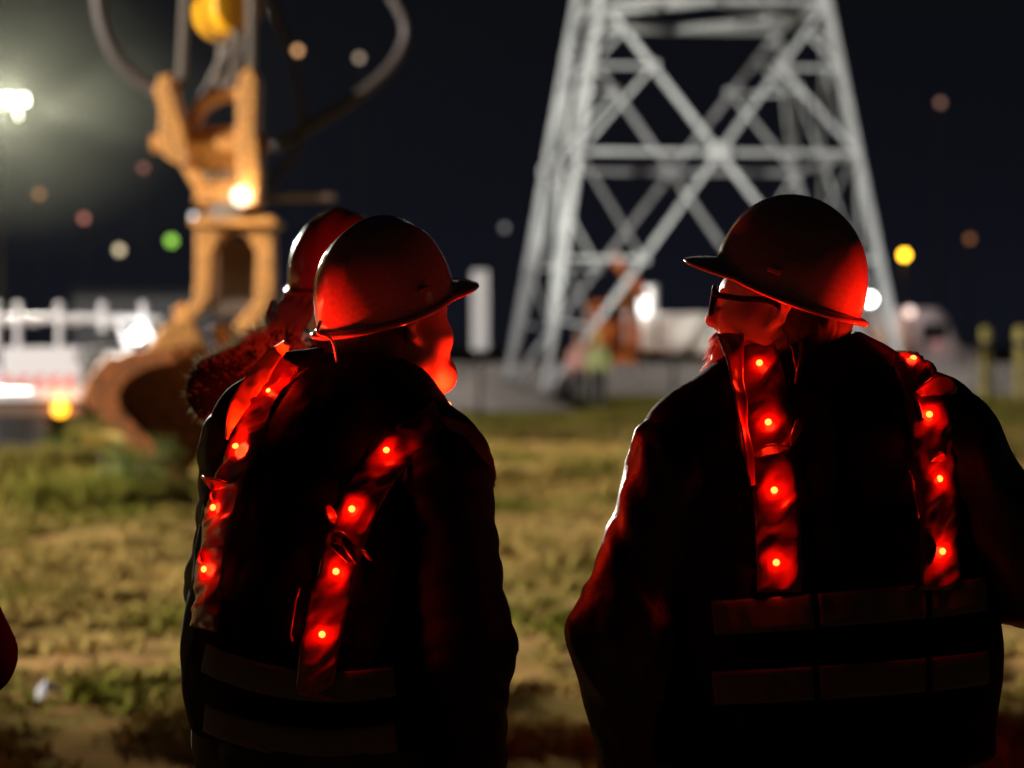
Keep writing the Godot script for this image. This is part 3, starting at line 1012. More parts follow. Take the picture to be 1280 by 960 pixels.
func whiskers(h: Transform3D, origin: Vector3) -> ArrayMesh:
	var v := PackedVector3Array()
	var idx := PackedInt32Array()
	rng.seed = 77
	for i in 1300:
		var t := rng.randf_range(-1.0, 1.0)
		var low := rng.randf()
		var root := Vector3(t * 0.05 * (1.0 - 0.3 * low), lerpf(-0.048, -0.122, low), -0.102 + 0.045 * t * t + 0.010 * low)
		var dir := Vector3(t * 0.5, -0.55 - 0.5 * low, -0.75 + rng.randf_range(-0.35, 0.35)).normalized()
		var len := rng.randf_range(0.016, 0.042) * (0.55 + 0.8 * low)
		var sag := Vector3(rng.randf_range(-0.4, 0.4), -0.8, rng.randf_range(-0.2, 0.3)) * len * 0.5
		var w := dir.cross(Vector3(rng.randf() - 0.5, rng.randf() - 0.5, rng.randf() - 0.5)).normalized() * 0.0012
		var p := [h * root, h * (root + dir * len * 0.55 + sag * 0.3), h * (root + dir * len + sag)]
		var ww := h.basis * w
		var w2 := (h.basis * dir).cross(ww).normalized() * 0.0012
		var o := v.size()
		for q in 2:
			v.append(p[q] - origin + ww)
			v.append(p[q] - origin - ww * 0.5 + w2)
			v.append(p[q] - origin - ww * 0.5 - w2)
		v.append(p[2] - origin)
		for q in 3:
			var r := (q + 1) % 3
			idx.append_array([o + q, o + r, o + 3 + q, o + r, o + 3 + r, o + 3 + q, o + 3 + q, o + 3 + r, o + 6])
	return arrays_mesh(v, normals_of(v, idx), idx)

func fur(bones: Array, origin: Vector3) -> ArrayMesh:
	var v := PackedVector3Array()
	var idx := PackedInt32Array()
	rng.seed = 41
	for b in bones:
		for i in 5200:
			var c: Vector3 = b[0].lerp(b[1], rng.randf())
			var n := Vector3(rng.randfn(), rng.randfn(), rng.randfn()).normalized()
			var root := c + n * (b[2] as float) * 0.97
			var tip := root + (n + Vector3(rng.randfn(), rng.randfn(), rng.randfn()) * 0.45) * rng.randf_range(0.010, 0.026)
			var w := n.cross(Vector3(rng.randfn(), rng.randfn(), rng.randfn())).normalized() * 0.0016
			var w2 := n.cross(w).normalized() * 0.0016
			var o := v.size()
			v.append_array([root + w - origin, root - w * 0.5 + w2 - origin, root - w * 0.5 - w2 - origin, tip - origin])
			idx.append_array([o, o + 1, o + 3, o + 1, o + 2, o + 3, o + 2, o, o + 3])
	return arrays_mesh(v, normals_of(v, idx), idx)

func glasses(h: Transform3D, origin: Vector3, parent: Node3D) -> void:
	var st := []
	for s in [-1.0, 1.0]:
		var ring := []
		for k in 17:
			var a := TAU * k / 16
			ring.append(h * Vector3(s * 0.034 + 0.029 * signf(cos(a)) * pow(absf(cos(a)), 0.7), 0.002 + 0.023 * signf(sin(a)) * pow(absf(sin(a)), 0.7), -0.122 + 0.014 * absf(s * 0.034 + 0.027 * cos(a)) / 0.06) - origin)
		st.append(bent(ring, 0.0042, 8, 2))
		st.append(bent([h * Vector3(s * 0.063, 0.012, -0.108) - origin, h * Vector3(s * 0.079, 0.012, -0.06) - origin, h * Vector3(s * 0.085, 0.016, -0.01) - origin, h * Vector3(s * 0.085, 0.004, 0.022) - origin], 0.0052, 8))
	st.append(bent([h * Vector3(-0.008, 0.008, -0.122) - origin, h * Vector3(0, 0.011, -0.124) - origin, h * Vector3(0.008, 0.008, -0.122) - origin], 0.0022, 6))
	var g := part("glasses", join(st), M.frame, parent)
	for s in [-1.0, 1.0]:
		part("lens", box(Vector3(0.054, 0.042, 0.0022), 0.001), M.lens, g, h * Vector3(s * 0.034, 0.002, -0.1155) - origin, h.basis * Basis(Vector3.UP, -s * 0.12))

# ------------------------------------------------------------------ lattice tower

func angle_bar(a: Vector3, b: Vector3, w: float, facing: Vector3) -> Array:
	# an L section: [mesh, transform]
	var l := a.distance_to(b)
	var key := "angle/%.2f/%.2f" % [l, w]
	if not box_cache.has(key):
		var t := w * 0.13
		box_cache[key] = plate(PackedVector2Array([Vector2(0, 0), Vector2(w, 0), Vector2(w, t), Vector2(t, t), Vector2(t, w), Vector2(0, w)]), l, 0.004)
	var z := (b - a).normalized()
	var x := facing.cross(z).normalized()
	var y := z.cross(x)
	return [box_cache[key], Transform3D(Basis(x, y, z), (a + b) / 2 - (x + y) * w * 0.5)]

func build_tower() -> void:
	var t := thing("lattice_tower", "grey galvanised lattice tower rising out of the picture behind the right worker", "tower", Vector3(4.85, 0, -64.6), deg_to_rad(6))
	var half := func(y: float) -> float: return 4.62 - 0.165 * y
	var corner := func(i: int, y: float) -> Vector3:
		var s: float = half.call(y)
		return Vector3([-s, s, s, -s][i], y, [s, s, -s, -s][i])
	var bar := func(called: String, a: Vector3, b: Vector3, w: float, facing: Vector3):
		var m := angle_bar(a, b, w, facing)
		var o := part(called, m[0], M.zinc, t)
		o.transform = m[1]
	var levels := [0.25, 10.3, 16.4, 20.6, 23.4]
	for i in 4:
		part("footing", box(Vector3(1.3, 0.5, 1.3), 0.05), M.concrete, t, corner.call(i, 0.0) + Vector3(0, 0.2, 0))
		for k in 4:
			var c0: Vector3 = corner.call(i, levels[k])
			bar.call("leg", c0, corner.call(i, levels[k + 1]), [0.18, 0.16, 0.15, 0.14][k], Vector3(c0.x, 0, 0).rotated(Vector3.UP, [0.0, PI / 2, 0.0, PI / 2][i]))
	for i in 4:
		var j := (i + 1) % 4
		var out: Vector3 = [Vector3(0, 0, 1), Vector3(1, 0, 0), Vector3(0, 0, -1), Vector3(-1, 0, 0)][i]
		for k in 4:
			var y0: float = levels[k]
			var y1: float = levels[k + 1]
			var a0: Vector3 = corner.call(i, y0)
			var b0: Vector3 = corner.call(j, y0)
			var a1: Vector3 = corner.call(i, y1)
			var b1: Vector3 = corner.call(j, y1)
			var w: float = [0.12, 0.115, 0.11, 0.10][k]
			bar.call("brace", a0, b1, w, out)
			bar.call("brace", b0 - out * w * 0.4, a1 - out * w * 0.4, w, out)
			bar.call("strut", a1, b1, w * 1.25, out)
			# where the braces cross
			var w0 := a0.distance_to(b0)
			var w1 := a1.distance_to(b1)
			var f := w0 / (w0 + w1)
			var x := a0.lerp(b1, f)
			var yx := x.y
			var al: Vector3 = corner.call(i, yx)
			var bl: Vector3 = corner.call(j, yx)
			bar.call("strut", al, bl, w, out)
			part("gusset_plate", box(Vector3(0.55, 0.5, 0.03) * [1.0, 0.8, 0.65, 0.5][k], 0.01), M.zinc, t, x + out * 0.05, Basis(Vector3.UP.cross(out), Vector3.UP, out))
			if k > 1:
				continue
			for e in [[a0, x, al, a1, 0.5], [b0, x, bl, b1, 0.5]]:
				var lower: Vector3 = e[0].lerp(x, 0.56)
				var upper: Vector3 = (x as Vector3).lerp(e[3], 0.56)
				var foot: Vector3 = corner.call(i if e[0] == a0 else j, lower.y)
				var shoulder: Vector3 = corner.call(i if e[0] == a0 else j, upper.y)
				bar.call("sub_brace", foot, lower, w * 0.75, out)
				bar.call("sub_brace", e[2], lower, w * 0.75, out)
				bar.call("sub_brace", shoulder, upper, w * 0.75, out)
				bar.call("sub_brace", e[2], upper, w * 0.75, out)
				# finer lacing between leg and brace
				var q1: Vector3 = e[0].lerp(x, 0.28)
				var q2: Vector3 = (x as Vector3).lerp(e[3], 0.80)
				bar.call("lacing", e[0].lerp(foot, 0.55), q1, w * 0.62, out)
				bar.call("lacing", foot, q1, w * 0.62, out)
				bar.call("lacing", shoulder.lerp(e[3], 0.45), q2, w * 0.62, out)
				bar.call("lacing", shoulder, q2, w * 0.62, out)
				for g in [lower, upper, e[2]]:
					part("gusset_plate", box(Vector3(0.3, 0.26, 0.025), 0.01), M.zinc, t, g + out * 0.045, Basis(Vector3.UP.cross(out), Vector3.UP, out))
	# plan bracing at the belt
	for i in 4:
		var a: Vector3 = (corner.call(i, 10.3) + corner.call((i + 1) % 4, 10.3)) / 2
		var b: Vector3 = (corner.call((i + 1) % 4, 10.3) + corner.call((i + 2) % 4, 10.3)) / 2
		bar.call("plan_brace", a, b, 0.18, Vector3.UP)
	# cross arms above
	for y in [20.6, 23.4]:
		for s in [-1.0, 1.0]:
			var tip := Vector3(s * 5.0, y + 0.3, 0)
			for z in [-1.0, 1.0]:
				bar.call("cross_arm", Vector3(s * half.call(y), y, z * half.call(y)), tip, 0.14, Vector3.UP)

# ------------------------------------------------------------------ excavator

func build_excavator() -> void:
	var t := thing("excavator", "large excavator with dusty orange bucket lowered to the grass", "excavator", Vector3(-12.4, 0, -20.6), deg_to_rad(0))
	var base := Vector3(-12.4, 0, -20.6)
	var P := func(x: float, y: float, z: float) -> Vector3: return Vector3(x, y, z) - base
	# undercarriage and house stand outside the frame at the left; the boom comes over from there
	var hb := Basis(Vector3.UP, deg_to_rad(108))
	for s in [-1.0, 1.0]:
		var poly := PackedVector2Array()
		for k in 20:
			var a := TAU * k / 20
			poly.append(Vector2(1.6 * signf(cos(a)) + 0.42 * cos(a), 0.44 + 0.42 * sin(a)))
		var tr := part("track", plate(poly, 0.5, 0.04), M.rubber, t, hb * Vector3(s * 0.95, 0, 0), hb * Basis(Vector3.UP, PI / 2))
		for k in 26:
			var u := -1.9 + 3.8 * k / 25.0
			part("track_shoe", box(Vector3(0.10, 0.04, 0.54), 0.01), M.rubber, tr, Vector3(u * 0.86, 0.875, 0))
	part("turntable", disc(0.7, 0.35), M.dark_steel, t, Vector3(0, 0.98, 0), Basis(Vector3.RIGHT, PI / 2))
	part("house", box(Vector3(2.3, 1.0, 2.9), 0.12), M.yellow, t, hb * Vector3(0, 1.66, -0.5), hb)
	part("counterweight", box(Vector3(2.4, 0.9, 0.6), 0.2), M.yellow, t, hb * Vector3(0, 1.55, -2.15), hb)
	var cab := part("cab", box(Vector3(0.95, 1.5, 1.6), 0.1), M.yellow, t, hb * Vector3(0.66, 2.1, 0.75), hb)
	part("window", box(Vector3(0.78, 0.95, 0.02), 0.01), M.dark_glass, cab, Vector3(0, 0.18, 0.805))
	part("window", box(Vector3(0.02, 0.8, 1.2), 0.01), M.dark_glass, cab, Vector3(-0.48, 0.2, 0))
	# boom and stick
	var boom := [P.call(-11.6, 1.9, -20.9), P.call(-8.6, 7.2, -21.8), P.call(-5.4, 8.3, -23.2), P.call(-2.86, 7.6, -24.4)]
	for k in 3:
		var a: Vector3 = boom[k]
		var b: Vector3 = boom[k + 1]
		part("boom", box(Vector3(0.42, a.distance_to(b) + 0.25, 0.62 - 0.08 * k), 0.05), M.yellow, t, (a + b) / 2, along(a, b, Vector3(0.2, 0.1, 1)))
	var tip: Vector3 = P.call(-2.86, 4.72, -24.15)
	var st := part("stick", box(Vector3(0.48, 2.9, 0.46), 0.12), M.yellow, t, (boom[3] + tip) / 2 + Vector3(0.02, 0.1, 0), along(tip, boom[3]))
	part("stick_end", disc(0.27, 0.52), M.yellow, st, Vector3(0, -1.40, 0), Basis(Vector3.UP, 0.25))
	# links and cylinder rod
	for e in [[-3.19, 5.5, -3.27, 4.05], [-2.56, 5.5, -2.58, 4.1], [-2.70, 4.65, -3.05, 3.95], [-2.66, 4.6, -2.78, 4.05]]:
		part("link", box(Vector3(0.085, Vector2(e[0] - e[2], e[1] - e[3]).length(), 0.12), 0.02), M.steel, t, P.call((e[0] + e[2]) / 2, (e[1] + e[3]) / 2, -23.9), along(P.call(e[2], e[3], -23.9), P.call(e[0], e[1], -23.9)))
	part("cylinder_rod", rod(P.call(-2.93, 6.2, -24.55), P.call(-2.9, 4.0, -24.3), 0.055), M.steel, t)
	# hydraulic hoses
	part("hose", bent([P.call(-3.05, 5.9, -24.0), P.call(-3.75, 5.75, -23.9), P.call(-4.08, 5.1, -23.9), P.call(-3.95, 4.45, -23.9), P.call(-3.6, 4.10, -23.9), P.call(-3.32, 3.98, -23.9)], 0.065), M.hose, t)
	part("hose", bent([P.call(-2.6, 5.9, -24.2), P.call(-1.7, 5.6, -24.3), P.call(-1.12, 4.9, -24.4), P.call(-1.15, 4.45, -24.4), P.call(-1.6, 4.0, -24.3), P.call(-2.35, 3.5, -24.0)], 0.055), M.hose, t)
	part("hose", bent([P.call(-2.6, 5.4, -24.2), P.call(-2.2, 4.4, -24.2), P.call(-2.1, 3.6, -24.1), P.call(-2.45, 3.1, -24.0)], 0.035), M.hose, t)
	# quick coupler: two ears, a curved bridge and the tapering body
	var z0 := -23.85
	var ear_l := PackedVector2Array([Vector2(-3.46, 4.02), Vector2(-3.40, 4.14), Vector2(-3.30, 4.16), Vector2(-3.24, 3.9), Vector2(-3.16, 3.62), Vector2(-3.12, 3.38), Vector2(-3.2, 3.27), Vector2(-3.36, 3.36), Vector2(-3.42, 3.55), Vector2(-3.40, 3.8)])
	var ear_r := PackedVector2Array([Vector2(-2.66, 3.98), Vector2(-2.62, 4.16), Vector2(-2.52, 4.24), Vector2(-2.46, 4.12), Vector2(-2.47, 3.7), Vector2(-2.43, 3.2), Vector2(-2.46, 2.9), Vector2(-2.62, 2.86), Vector2(-2.66, 3.3)])
	var body := PackedVector2Array([Vector2(-3.30, 3.55), Vector2(-3.15, 3.66), Vector2(-2.6, 3.68), Vector2(-2.47, 3.55), Vector2(-2.45, 3.05), Vector2(-2.5, 2.88), Vector2(-3.05, 2.88), Vector2(-3.10, 3.05), Vector2(-3.22, 3.25)])
	var bridge := PackedVector2Array([Vector2(-3.2, 3.74), Vector2(-3.05, 3.98), Vector2(-2.85, 4.06), Vector2(-2.65, 4.05), Vector2(-2.65, 3.96), Vector2(-2.85, 3.94), Vector2(-3.0, 3.86), Vector2(-3.1, 3.66)])
	var rel := func(p: PackedVector2Array) -> PackedVector2Array:
		var q := PackedVector2Array()
		for e in p:
			q.append(e - Vector2(base.x, 0))
		return q
	var zl := z0 - base.z
	var cp := part("coupler", plate(rel.call(body), 0.42, 0.04), M.ochre, t, Vector3(0, 0, zl))
	part("ear", plate(rel.call(ear_l), 0.5, 0.025), M.ochre, cp, Vector3(0, 0, 0.22))
	part("ear", plate(rel.call(ear_r), 0.5, 0.025), M.ochre, cp, Vector3(0, 0, 0.22))
	part("bridge", plate(rel.call(bridge), 0.3, 0.02), M.ochre, cp, Vector3(0, 0, 0.0))
	part("pin", rod(P.call(-3.52, 3.5, -23.62) - Vector3(0, 0, zl), P.call(-2.38, 3.5, -23.62) - Vector3(0, 0, zl), 0.085, 14), M.ochre, cp)
	for k in 4:
		part("bolt", disc(0.05, 0.06, 8), M.steel, cp, Vector3(-2.95 + 0.14 * k - base.x, 3.2, 0.24))
	for y in [3.12, 2.96]:
		part("rib", box(Vector3(0.66, 0.05, 0.5), 0.015), M.ochre, cp, Vector3(-2.78 - base.x, y, 0.02))
	# rotator between coupler and bucket frame
	var ro := part("rotator", disc(0.27, 0.22), M.steel, t, P.call(-2.74, 2.96 - 0.11 + 0.0, z0), Basis(Vector3.RIGHT, PI / 2))
	part("flange", box(Vector3(0.85, 0.07, 0.7), 0.02), M.ochre, ro, Vector3(0.03, 0, 0.12), Basis(Vector3.RIGHT, -PI / 2))
	var wl := part("work_lamp", M.lamp_lens, M.work_glow, t, P.call(-2.60, 2.97, z0 + 0.62))
	bulb_light(wl, Vector3.ZERO, Color(1, 0.9, 0.72), 0.3, 0.05)
	part("side_plate", box(Vector3(0.85, 0.05, 0.3), 0.015), M.brown_steel, t, P.call(-2.15, 2.99, z0))
	# bucket frame: a yoke with an arched opening
	var outer := PackedVector2Array([Vector2(-3.10, 2.80), Vector2(-2.34, 2.80), Vector2(-2.32, 2.1), Vector2(-2.34, 1.98), Vector2(-2.55, 1.60), Vector2(-2.78, 1.52), Vector2(-2.72, 1.74), Vector2(-2.52, 1.97), Vector2(-2.50, 2.45), Vector2(-2.58, 2.60), Vector2(-2.72, 2.66), Vector2(-2.84, 2.60), Vector2(-2.93, 2.45), Vector2(-2.95, 1.98), Vector2(-3.18, 1.72), Vector2(-3.24, 1.50), Vector2(-3.44, 1.52), Vector2(-3.36, 1.74), Vector2(-3.12, 1.98), Vector2(-3.10, 2.2)])
	var yoke := part("bucket_yoke", plate(rel.call(outer), 0.34, 0.02), M.ochre, t, Vector3(0, 0, zl + 0.02))
	part("cross_bar", box(Vector3(0.5, 0.16, 0.24), 0.03), M.brown_steel, yoke, Vector3(-2.72 - base.x, 1.9, -0.02))
	part("back_plate", box(Vector3(0.5, 0.6, 0.04), 0.01), M.brown_steel, yoke, Vector3(-2.72 - base.x, 2.3, -0.28))
	# bucket: curved shell, two cheeks, lip and teeth, turned so that its back shows at the left
	var bk := Node3D.new()
	bk.name = "bucket"
	t.add_child(bk)
	bk.position = P.call(-3.12, 0.95, -23.75)
	bk.rotation = Vector3(0, deg_to_rad(10), 0)
	var outer_line := PackedVector2Array([Vector2(-0.25, 0.56), Vector2(-0.65, 0.53), Vector2(-0.93, 0.40), Vector2(-1.06, 0.22), Vector2(-1.05, 0.03), Vector2(-0.77, -0.22), Vector2(-0.41, -0.52), Vector2(-0.09, -0.78)])
	var inner_line := PackedVector2Array([Vector2(-0.09, -0.69), Vector2(-0.30, -0.45), Vector2(-0.55, -0.20), Vector2(-0.72, -0.02), Vector2(-0.74, 0.12), Vector2(-0.66, 0.26), Vector2(-0.48, 0.36), Vector2(-0.14, 0.44)])
	var rim := outer_line.duplicate()
	rim.append_array(inner_line)
	var shell := outer_line.duplicate()
	for k in range(outer_line.size() - 1, -1, -1):
		shell.append(outer_line[k] + (Vector2(0.2, 0.1) - outer_line[k]).normalized() * 0.06)
	part("shell", plate(shell, 0.95, 0.012), M.rust, bk)
	part("cheek", plate(rim, 0.07, 0.015), M.rust, bk, Vector3(0, 0, 0.515))
	var closed := outer_line.duplicate()
	closed.append_array([Vector2(0.30, -0.20), Vector2(0.62, 0.30), Vector2(0.30, 0.55)])
	part("cheek", plate(closed, 0.05, 0.012), M.rust, bk, Vector3(0, 0, -0.505))
	for q in [[0.02, 0.50, 0.42], [0.35, 0.30, 0.30]]:
		part("jaw_arm", box(Vector3(0.16, 0.8, 0.14), 0.03), M.ochre, bk, Vector3(q[0], q[1] + 0.12, -0.2), Basis(Vector3.BACK, q[2]))
	for k in 5:
		var tooth := PackedVector2Array([Vector2(-0.18, -0.66), Vector2(-0.06, -0.66), Vector2(0.05, -0.92), Vector2(-0.10, -0.80)])
		part("tooth", plate(tooth, 0.1, 0.012), M.steel, bk, Vector3(0, 0, -0.42 + 0.21 * k))
	for s in [-0.3, 0.3]:
		part("hinge_ear", plate(PackedVector2Array([Vector2(-0.5, 0.5), Vector2(-0.3, 0.78), Vector2(-0.05, 0.86), Vector2(0.08, 0.6)]), 0.07, 0.015), M.ochre, bk, Vector3(0, 0, s))
	for e in [[-0.82, 0.45, 0.45], [-1.05, 0.12, 1.52], [-0.60, -0.36, 2.45]]:
		part("wear_strip", box(Vector3(0.12, 0.05, 0.93), 0.015), M.rust, bk, Vector3(e[0] * 1.015, e[1] * 1.03, 0), Basis(Vector3.BACK, e[2]))

# ------------------------------------------------------------------ vehicles and other things behind

func wheel(parent: Node3D, at: Vector3, r: float) -> void:
	var w := part("wheel", disc(r, 0.28), M.rubber, parent, at)
	part("rim", disc(r * 0.55, 0.30, 16), M.dark_steel, w)

func build_truck() -> void:
	var t := thing("flatbed_truck", "white flatbed truck with pipe rack and red chevrons beside the bucket", "truck", Vector3(-5.75, 0, -32.5), deg_to_rad(4))
	# rear end at the right (x = 0), cab far to the left
	part("chassis", box(Vector3(6.4, 0.22, 0.9), 0.02), M.dark_steel, t, Vector3(-3.2, 0.66, -1.0))
	part("bed", box(Vector3(4.3, 0.12, 2.2), 0.02), M.white_paint, t, Vector3(-2.15, 0.86, -1.0))
	for e in [[-0.55, 1.06], [-1.65, 1.06], [-2.75, 1.06], [-3.8, 0.94]]:
		var sd := part("side_board", box(Vector3(e[1], 0.58, 0.05), 0.015), M.white_paint, t, Vector3(e[0], 1.22, 0.08))
		part("latch", box(Vector3(0.05, 0.16, 0.04), 0.01), M.steel, sd, Vector3(e[1] / 2 - 0.06, 0.16, 0.04))
	part("tail_board", box(Vector3(0.05, 0.58, 2.1), 0.015), M.white_paint, t, Vector3(0.02, 1.22, -1.0))
	part("head_board", box(Vector3(0.08, 1.0, 2.2), 0.02), M.white_paint, t, Vector3(-4.36, 1.42, -1.0))
	# chevron board: white ground with red slanting stripes standing proud of it
	var cv := part("marker_board", box(Vector3(1.9, 0.20, 0.02), 0.005), M.white_paint, t, Vector3(-1.0, 1.05, 0.12))
	for k in 9:
		part("stripe", plate(PackedVector2Array([Vector2(-0.10, -0.085), Vector2(0.0, -0.085), Vector2(0.08, 0.085), Vector2(-0.02, 0.085)]), 0.006, 0.001), M.red_paint, cv, Vector3(-0.82 + 0.205 * k, 0, 0.012))
	part("under_run_bar", box(Vector3(2.4, 0.14, 0.08), 0.02), M.brown_steel, t, Vector3(-1.2, 0.66, 0.06))
	# pipe rack over the bed, its rear frame leaning out past the tail
	var rk := part("rack", rod(Vector3(-4.3, 1.90, 0.06), Vector3(0.88, 1.90, 0.06), 0.045), M.white_paint, t)
	part("rail", rod(Vector3(-4.3, 1.90, -2.05), Vector3(0.88, 1.90, -2.05), 0.045), M.white_paint, rk)
	for x in [-3.9, -3.35, -2.8, -2.25, -1.7, -1.15, -0.87, -0.32, 0.25, 0.80]:
		part("post", rod(Vector3(x, 1.5 if x < 0 else 1.72, 0.06), Vector3(x, 2.06, 0.06), 0.045), M.white_paint, rk)
		part("post_cap", ball(0.06, 1.0, 10), M.white_paint, rk, Vector3(x, 2.06, 0.06))
		part("cross_rail", rod(Vector3(x, 1.84, 0.06), Vector3(x, 1.84, -2.05), 0.03), M.white_paint, rk)
	part("stay", rod(Vector3(0.80, 1.9, 0.06), Vector3(1.02, 1.36, 0.06), 0.05), M.white_paint, rk)
	part("stay", rod(Vector3(0.45, 1.85, 0.06), Vector3(0.62, 1.40, 0.06), 0.04), M.white_paint, rk)
	part("stay", rod(Vector3(0.30, 1.40, 0.06), Vector3(1.02, 1.36, 0.06), 0.035), M.white_paint, rk)
	part("locker", box(Vector3(1.25, 0.42, 1.6), 0.04), M.van_paint, t, Vector3(-0.13, 1.13, -1.05))
	for x in [-0.9, -3.9]:
		wheel(t, Vector3(x, 0.44, -0.08), 0.44)
		wheel(t, Vector3(x, 0.44, -1.92), 0.44)
	wheel(t, Vector3(-5.5, 0.44, -0.08), 0.44)
	wheel(t, Vector3(-5.5, 0.44, -1.92), 0.44)
	var cab := part("cab", plate(PackedVector2Array([Vector2(-0.95, -0.75), Vector2(0.8, -0.75), Vector2(0.8, 1.0), Vector2(-0.5, 1.0), Vector2(-0.85, 0.2), Vector2(-0.95, 0.0)]), 2.0, 0.06), M.white_paint, t, Vector3(-5.6, 1.35, -1.0))
	part("door_window", box(Vector3(0.8, 0.6, 0.02), 0.01), M.dark_glass, cab, Vector3(0.05, 0.5, 1.005))
	var am := part("marker_lamp", M.lamp_small, M.amber_glow, t, Vector3(-0.30, 0.68, 0.18))
	bulb_light(am, Vector3.ZERO, Color(1, 0.55, 0.1), 0.35)
	var wk := part("work_lamp", M.lamp_lens, M.white_glow, t, Vector3(0.72, 1.66, 0.20))
	bulb_light(wk, Vector3.ZERO, Color(1, 0.98, 0.95), 0.25)

func build_far() -> void:
	# concrete barrier units in a row behind the tower's front feet
	var spots := []
	for k in 12:
		spots.append(-9.0 + 3.06 * k)
	var poly := PackedVector2Array([Vector2(-0.32, 0), Vector2(0.32, 0), Vector2(0.32, 0.1), Vector2(0.14, 0.36), Vector2(0.09, 0.98), Vector2(-0.09, 0.98), Vector2(-0.14, 0.36), Vector2(-0.32, 0.1)])
	var unit := plate(poly, 3.0, 0.03)
	for k in spots.size():
		var b := thing("concrete_barrier", "grey concrete barrier unit, number %s from the left in the row behind the tower" % ["one", "two", "three", "four", "five", "six", "seven", "eight", "nine", "ten", "eleven", "twelve"][k], "barrier", Vector3(spots[k], 0, -71.5 + 0.12 * sin(k * 2.1)), PI / 2 + 0.015 * sin(k * 3.7), "concrete barriers")
		part("barrier_block", unit, M.concrete, b)
		for s in [-0.8, 0.8]:
			part("lifting_slot", box(Vector3(0.66, 0.07, 0.3), 0.01), M.dark_steel, b, Vector3(0, 0.035, s))
	# heap of gravel
	var st := SurfaceTool.new()
	var v := PackedVector3Array()
	var idx := PackedInt32Array()
	for r in 15:
		for k in 40:
			var a := TAU * k / 40
			var q := r / 14.0
			var hgt := 1.05 * pow(1.0 - q, 1.2) * (1.0 + 0.25 * lumps.get_noise_2d(cos(a) * 60 * q, sin(a) * 60 * q))
			v.append(Vector3(cos(a) * 2.3 * q * (1.0 + 0.15 * sin(3 * a)), hgt - 0.03 + 0.05 * lumps.get_noise_2d(cos(a) * 900 * q, sin(a) * 900 * q), sin(a) * 1.6 * q))
	for r in 14:
		for k in 40:
			var a := r * 40 + k
			var b := r * 40 + (k + 1) % 40
			idx.append_array([a, a + 40, b, b, a + 40, b + 40])
	var heap := part("gravel_heap", arrays_mesh(v, normals_of(v, idx), idx), M.gravel, self, Vector3(-0.6, 0, -56))
	heap.set_meta("label", "low heap of pale gravel left of the tower")
	heap.set_meta("category", "heap")
	# narrow white panel on a post
	var sg := thing("marker_panel", "tall narrow white panel on a post between left worker and tower", "panel", Vector3(-0.66, 0, -50.0), 0.15)
	part("post", rod(Vector3(0, 0, -0.06), Vector3(0, 2.9, -0.06), 0.04), M.dark_steel, sg)
	part("panel", box(Vector3(0.36, 1.65, 0.04), 0.01), M.white_paint, sg, Vector3(0, 2.25, 0))
	for y in [1.7, 2.7]:
		part("clamp", box(Vector3(0.2, 0.05, 0.05), 0.01), M.steel, sg, Vector3(0, y, -0.045))
	# small orange excavator
	var ex := thing("compact_excavator", "orange machine with raised arm standing inside the tower legs", "excavator", Vector3(3.0, 0, -74.5), 0.3)
	for s in [-1.0, 1.0]:
		part("track", box(Vector3(0.4, 0.6, 2.2), 0.2), M.rubber, ex, Vector3(s * 0.65, 0.3, 0))
	part("house", box(Vector3(1.5, 0.9, 1.7), 0.12), M.orange_paint, ex, Vector3(0, 1.15, 0))
	var cb := part("cab", box(Vector3(0.95, 1.35, 1.1), 0.1), M.orange_paint, ex, Vector3(-0.2, 2.2, 0.1))
	part("window", box(Vector3(0.7, 0.5, 0.02), 0.01), M.dark_glass, cb, Vector3(0, 0.3, 0.56))
	part("boom", box(Vector3(0.34, 2.6, 0.3), 0.05), M.orange_paint, ex, Vector3(0.55, 2.6, 0.6), Basis(Vector3.RIGHT, 0.3) * Basis(Vector3.BACK, 0.12))
	part("arm", box(Vector3(0.28, 1.7, 0.26), 0.05), M.orange_paint, ex, Vector3(0.2, 3.6, 1.2), Basis(Vector3.RIGHT, -0.5) * Basis(Vector3.BACK, 0.5))
	part("bucket", plate(PackedVector2Array([Vector2(-0.3, 0.2), Vector2(0.3, 0.25), Vector2(0.25, -0.2), Vector2(-0.1, -0.35)]), 0.5, 0.03), M.rust, ex, Vector3(-0.2, 2.85, 1.6))
	# white lorry behind the tower
	var lo := thing("white_lorry", "white lorry with a bright work lamp, seen through the tower's legs", "truck", Vector3(5.4, 0, -77.0), -0.05)
	part("chassis", box(Vector3(6.0, 0.25, 0.9), 0.02), M.dark_steel, lo, Vector3(1.2, 0.75, 0))
	var lc := part("cab", plate(PackedVector2Array([Vector2(-0.6, -0.9), Vector2(0.6, -0.9), Vector2(0.6, 1.2), Vector2(-0.4, 1.2), Vector2(-0.6, 0.3)]), 2.1, 0.08), M.lorry_white, lo, Vector3(-1.4, 2.2, 0))
	part("door_window", box(Vector3(0.7, 0.6, 0.02), 0.01), M.dark_glass, lc, Vector3(0.05, 0.6, 1.06))
	for k in 3:
		part("side_board", box(Vector3(1.68, 1.05, 0.06), 0.02), M.lorry_white, lo, Vector3(0.1 + 1.72 * k, 1.98, 1.08))
	part("bed", box(Vector3(5.2, 0.15, 2.1), 0.02), M.lorry_white, lo, Vector3(1.8, 1.35, 0))
	for x in [-1.3, 2.3, 3.4]:
		wheel(lo, Vector3(x, 0.5, 0.9), 0.5)
		wheel(lo, Vector3(x, 0.5, -0.9), 0.5)
	var fl := part("work_lamp", box(Vector3(0.7, 0.9, 0.08), 0.03), M.panel_glow, lo, Vector3(-1.35, 2.85, 1.2))
	bulb_light(fl, Vector3(0, 0, 0), Color(1, 0.98, 0.94), 14.0, 0.2)
